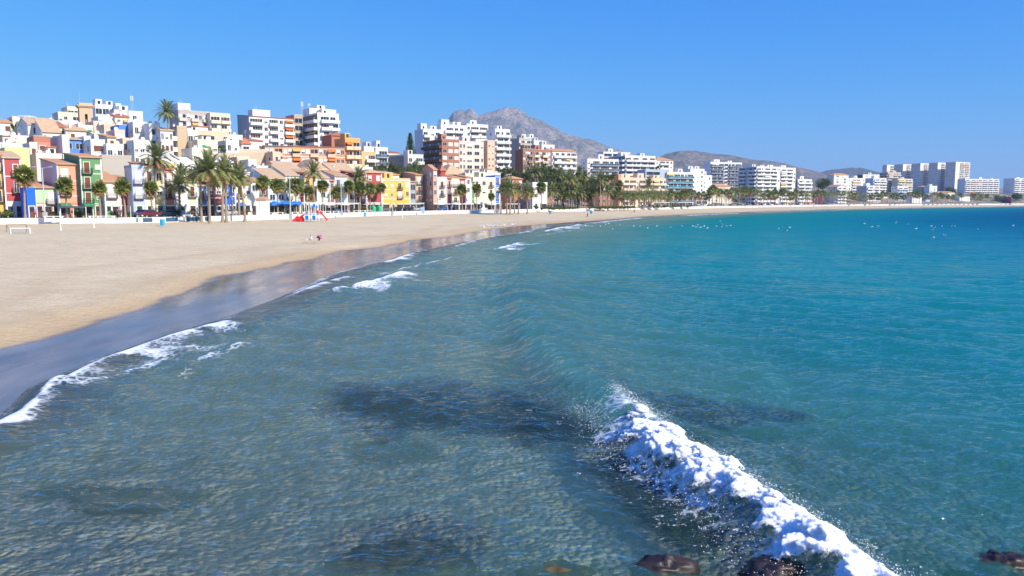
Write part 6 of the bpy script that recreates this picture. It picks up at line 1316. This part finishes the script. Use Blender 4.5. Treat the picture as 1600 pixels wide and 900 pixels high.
for px, c, lb in [(262, 'grey', 'grey car before the rose red house'), (356, 'silver', 'silver car behind the palm cluster trunks'), (513, 'black', 'black car right of the playground'), (519, 'blue', 'blue car before the narrow red house'), (600, 'grey', 'grey car before the yellow house'), (620, 'black', 'black car by the yellow house ground floor'), (636, 'black', 'black car at the right corner of the yellow house'), (650, 'silver', 'silver car before the tan house'), (692, 'blue', 'blue car before the pinkish white house')]:
    x, y = at(px, frontD(px)-5); car(x, y, PROM-.09, R(50)+cr.uniform(-.2, .2), c, lb, CGp)
for i in range(26):
    px = 1006+i*11.5; D = frontD(px)-11; x, y = at(px, D); c = ['white', 'silver', 'black', 'grey', 'blue', 'red'][cr.randrange(6)]
    car(x, y, PROM-.09, R(48), c, 'far %s car parked behind the sea wall by the hotels' % c, 'far cars along the hotel seafront')
# recycling bins, benches, mural, boats
for i, px in enumerate((583, 592)):
    x, y = at(px, frontD(px)-13); root = empty('recycling_bin', (x, y, PROM)); tag(root, ('left', 'right')[i]+' green recycling igloo before the red corner house', 'bin', 'green recycling igloos'); b = MB(); b.ball((0, 0, .85), .85, GREENP, 12, 8, 1.1); b.tube((0, 0, 0), (0, 0, .9), .8, .84, GREENP, 12); b.build('shell', root, smooth=False); b = MB(); b.tube((0, -.9, 1.15), (0, -.7, 1.15), .16, .16, IRON, 10); b.build('opening', root)
BEN = MB(); BEN.box(-1, 1, -.25, .25, .36, .46, TRIM); BSM = BEN.mesh('seat'); BL_ = MB(); BL_.box(-.12, .12, -.2, .2, 0, .36, TRIM); BLM = BL_.mesh('leg')
for i, px in enumerate([75, 88, 145, 158, 170, 292, 420, 436, 460, 477, 500, 511, 524, 540, 556, 566, 577]):
    x, y = at(px, frontD(px)-13.2); root = empty('bench', (x, y, PROM), R(30)); tag(root, 'white stone bench on the promenade', 'bench', 'white stone benches'); mkobj('seat', BSM, root)
    for s in (-.7, .7): mkobj('leg', BLM, root, (s, 0, 0))
def on_wall(name, px0, px1, mat, lb, z0=1.95, z1=2.75, off_=-.06):
    """painted panels on the sea wall"""
    pts = []
    for px in (px0, px1):
        k = Kx(px); best = None
        for (ax, ay), (bx, by) in zip(BLd[:-1], BLd[1:]):
            fa_, fb_ = ax-k*ay, bx-k*by
            if fa_*fb_ <= 0 and abs(fa_-fb_) > 1e-9:
                t = fa_/(fa_-fb_); q = (ax+(bx-ax)*t, ay+(by-ay)*t)
                if best is None or q[1] < best[1]: best = q
        pts.append(best)
    (ax, ay), (bx, by) = pts; d = Vector((bx-ax, by-ay)).normalized(); n = Vector((d.y, -d.x))*.05; b = MB()
    vs = [(ax, ay, z0), (bx, by, z0), (bx, by, z1), (ax, ay, z1)]; vs += [(p[0]+n.x, p[1]+n.y, p[2]) for p in vs]; b.faces(vs, [(4, 5, 6, 7), (0, 1, 5, 4), (3, 7, 6, 2), (0, 4, 7, 3), (1, 2, 6, 5)], mat)
    o = b.build(name); tag(o, lb, 'mural', 'blue painted stretches of the sea wall'); return o
MUR = paint((.05, .12, .18), .8, .3)
for a_, b_, lb in [(210, 214, 'small dark blue painted patch on the sea wall'), (221, 236, 'blue painted sea-wall patch left of the tallest palm'), (257, 276, 'blue painted sea-wall patch between fan palm and cluster'), (289, 313, 'longest blue painted stretch of sea wall at the palm cluster'), (318, 327, 'short blue painted stretch of sea wall behind the thick trunk')]: on_wall('mural', a_, b_, MUR, lb)
# washing terrace pergola and small town details
def monument():
    x, y = at(755, 290); root = empty('monument', (x, y, PROM)); tag(root, 'white fountain-like monument before the long cream house', 'monument'); b = MB(); b.tube((0, 0, 0), (0, 0, .7), 1.7, 1.5, WHITE, 16); b.build('basin', root); b = MB(); b.tube((0, 0, .7), (0, 0, 2.2), .55, .3, WHITE, 12); b.ball((0, 0, 2.5), .5, WHITE, 10, 7); b.build('column', root)
monument()
def pergola():
    D = 222; x0, y0 = at(38, D); x1, _ = at(53, D); w = x1-x0; zb = Zat(196, D); zt = Zat(182, D); root = empty('pergola', (x0, y0, zb)); tag(root, 'white metal pergola frame on a roof terrace at top left', 'pergola'); h = zt-zb
    for xx in (0, w*.5, w):
        for yy in (0, 3): b = MB(); b.box(xx-.06, xx+.06, yy-.06, yy+.06, 0, h, WHITE); b.build('post', root)
    b = MB(); b.box(-.1, w+.1, -.07, .07, h, h+.14, WHITE); b.box(-.1, w+.1, 2.93, 3.07, h, h+.14, WHITE)
    for i in range(7): b.box(i*w/6-.05, i*w/6+.05, -.3, 3.3, h+.14, h+.24, WHITE)
    b.build('roof_frame', root)
pergola()
DISH = MB(); DISH.tube((0, 0, 0), (0, 0, .9), .04, .04, METAL, 6); DISH.tube((0, -.05, .9), (0, -.28, .95), .06, .52, WHITE, 14); DM = DISH.mesh('satellite_dish')
dr = random.Random(12); n_ = 0
for o in [o for o in COL.objects if o.get('group') == G_OLD][:48]:
    if o.get('_w') and o['_w'] > 2.5 and dr.random() < .8 and any(c.name.startswith('parapet') for c in o.children):
        mkobj('satellite_dish', DM, o, (dr.uniform(.2, .8)*o['_w'], o['_l']*.25, o['_h']), dr.uniform(-.4, .4))
    if o.get('_w') and o['_w'] > 3 and dr.random() < .45:
        b = MB(); x0 = dr.uniform(.1, .6)*o['_w']; b.tube((x0, o['_l']*.6, o['_h']-.2), (x0, o['_l']*.6, o['_h']+1.5), .45, .45, WHITE, 12); b.build('water_tank', o)

# ================================================================ gulls
def gull_mesh(fly=False):
    b = MB(); W_ = paint((.80, .80, .80), .7, .04); G_ = paint((.35, .37, .40), .7, .04); b.ball((0, 0, .12), .12, W_, 10, 7, .8)
    vs0 = len(b.v); b.v = [(x*1.9, y, z) for x, y, z in b.v]; b.ball((.22, 0, .24), .06, W_, 8, 6); b.tube((.18, 0, .14), (.22, 0, .24), .06, .045, W_, 8); b.tube((.27, 0, .235), (.35, 0, .22), .018, .006, paint((.75, .45, .05), .5), 6)
    if fly:
        for s in (-1, 1): b.faces([(.10, s*.08, .16), (-.08, s*.08, .16), (.02, s*.42, .30), (.14, s*.40, .30), (-.12, s*.68, .22)], [(0, 1, 2, 3), (3, 2, 4)], G_)
    else:
        for s in (-1, 1): b.faces([(.12, s*.10, .20), (-.02, s*.13, .12), (-.36, s*.03, .16), (-.05, s*.02, .225)], [(0, 1, 2, 3)], G_)
        b.faces([(-.2, -.04, .13), (-.2, .04, .13), (-.36, .04, .13), (-.36, -.04, .13)], [(0, 1, 2, 3)], W_)
    return b.mesh('gull', True)
GM, GF = gull_mesh(), gull_mesh(True); g = random.Random(31)
def gull(px, py, z, me=GM, s=1.0, grp='white gulls floating on the sea', lb='white gull floating on the blue water'):
    x, y = P(px, py, z); o = mkobj('gull', me, None, (x, y, z-.02), g.uniform(0, 6.28), (s, s, s)); tag(o, lb, 'gull', grp)
for px, py in [(906,352),(914,353),(926,355),(938,354),(946,351),(951,350),(957,359),(968,352),(990,354),(1000,354),(1012,357),(1026,354),(1083,354),(1088,355),(1091,352),(1094,356),(1100,354),(1105,357),(1119,354),(1126,346),(1128,355),(1129,351),(1136,354),(1141,353),(1217,358),(1230,361),(1234,356),(1351,350),(1362,355),(1370,356),(1373,354),(1401,347),(1418,351),(1431,358),(1455,354),(1457,360),(1460,356),(1472,354),(1475,368),(1476,369),(1487,354),(1492,354),(1459,372),(1528,359),(1583,353),(1400,349),(1048,356),(1066,354)]: gull(px, py, .12)
for i in range(46): px = 749+g.random()**1.2*56; gull(px, 355.5-(px-749)*.085+g.uniform(-2.2, 1.5), .42, GM, 1.25, 'gulls resting on the damp sand', 'gull in the flock resting on the damp sand by the water line')

# ================================================================ rocks at the foot of the breakwater
RK = paint((.035, .022, .018), .5, .7, scale=9.0, spec=.5); RW = paint((.11, .085, .04), .7, .45, scale=4.0)
def rock(px, py, z, rx, ry, rz_, seed, lb, grp, mat=RK):
    x, y = P(px, py, z); n, m = 40, 24; th = np.linspace(0, 2*np.pi, n, endpoint=False); ph = np.linspace(.02, np.pi-.02, m); T_, Q = np.meshgrid(th, ph); ux, uy, uz = np.sin(Q)*np.cos(T_), np.sin(Q)*np.sin(T_), np.cos(Q)
    d = 1+.45*fbm(ux*1.5+seed+uz, uy*1.5+uz*2, 5, seed, .62)+.22*fbm(ux*5, uy*5+uz*4, 5, seed+4, .7); V_ = np.stack([ux*d*rx, uy*d*ry, uz*d*rz_], -1).reshape(-1, 3)
    fs = [(j*n+i, (j+1)*n+i, (j+1)*n+(i+1) % n, j*n+(i+1) % n) for j in range(m-1) for i in range(n)]
    o = mkobj('rock', np_mesh('rock', V_, fs, [mat], smooth=True), None, (x, y, z)); tag(o, lb, 'rock', grp)
RG = 'dark wet rocks at the foot of the breakwater'
rock(1040, 895, -.04, .55, .30, .24, 1, 'low dark wet rock breaking the surface at the bottom centre', RG); rock(1570, 888, .02, .50, .36, .27, 2, 'dark reddish rock at the bottom right corner', RG); rock(1210, 897, -.02, .55, .4, .22, 3, 'black wet rock at the edge of the breaking foam', RG); rock(1508, 912, -.1, .35, .3, .2, 9, 'small dark rock left of the one in the bottom right corner', RG); rock(875, 900, -.18, .6, .35, .22, 4, 'submerged brown rock left of the low wet rock', RG, RW)
rock(625, 872, -.38, .9, .6, .25, 5, 'largest submerged weedy rock at the bottom', RG, RW); rock(560, 890, -.4, .6, .5, .22, 6, 'submerged rock left of the largest weedy rock', RG, RW); rock(690, 892, -.38, .6, .4, .22, 7, 'submerged rock right of the largest weedy rock', RG, RW); rock(195, 783, -.36, 1.0, .5, .2, 8, 'submerged brown rock at lower left', RG, RW)
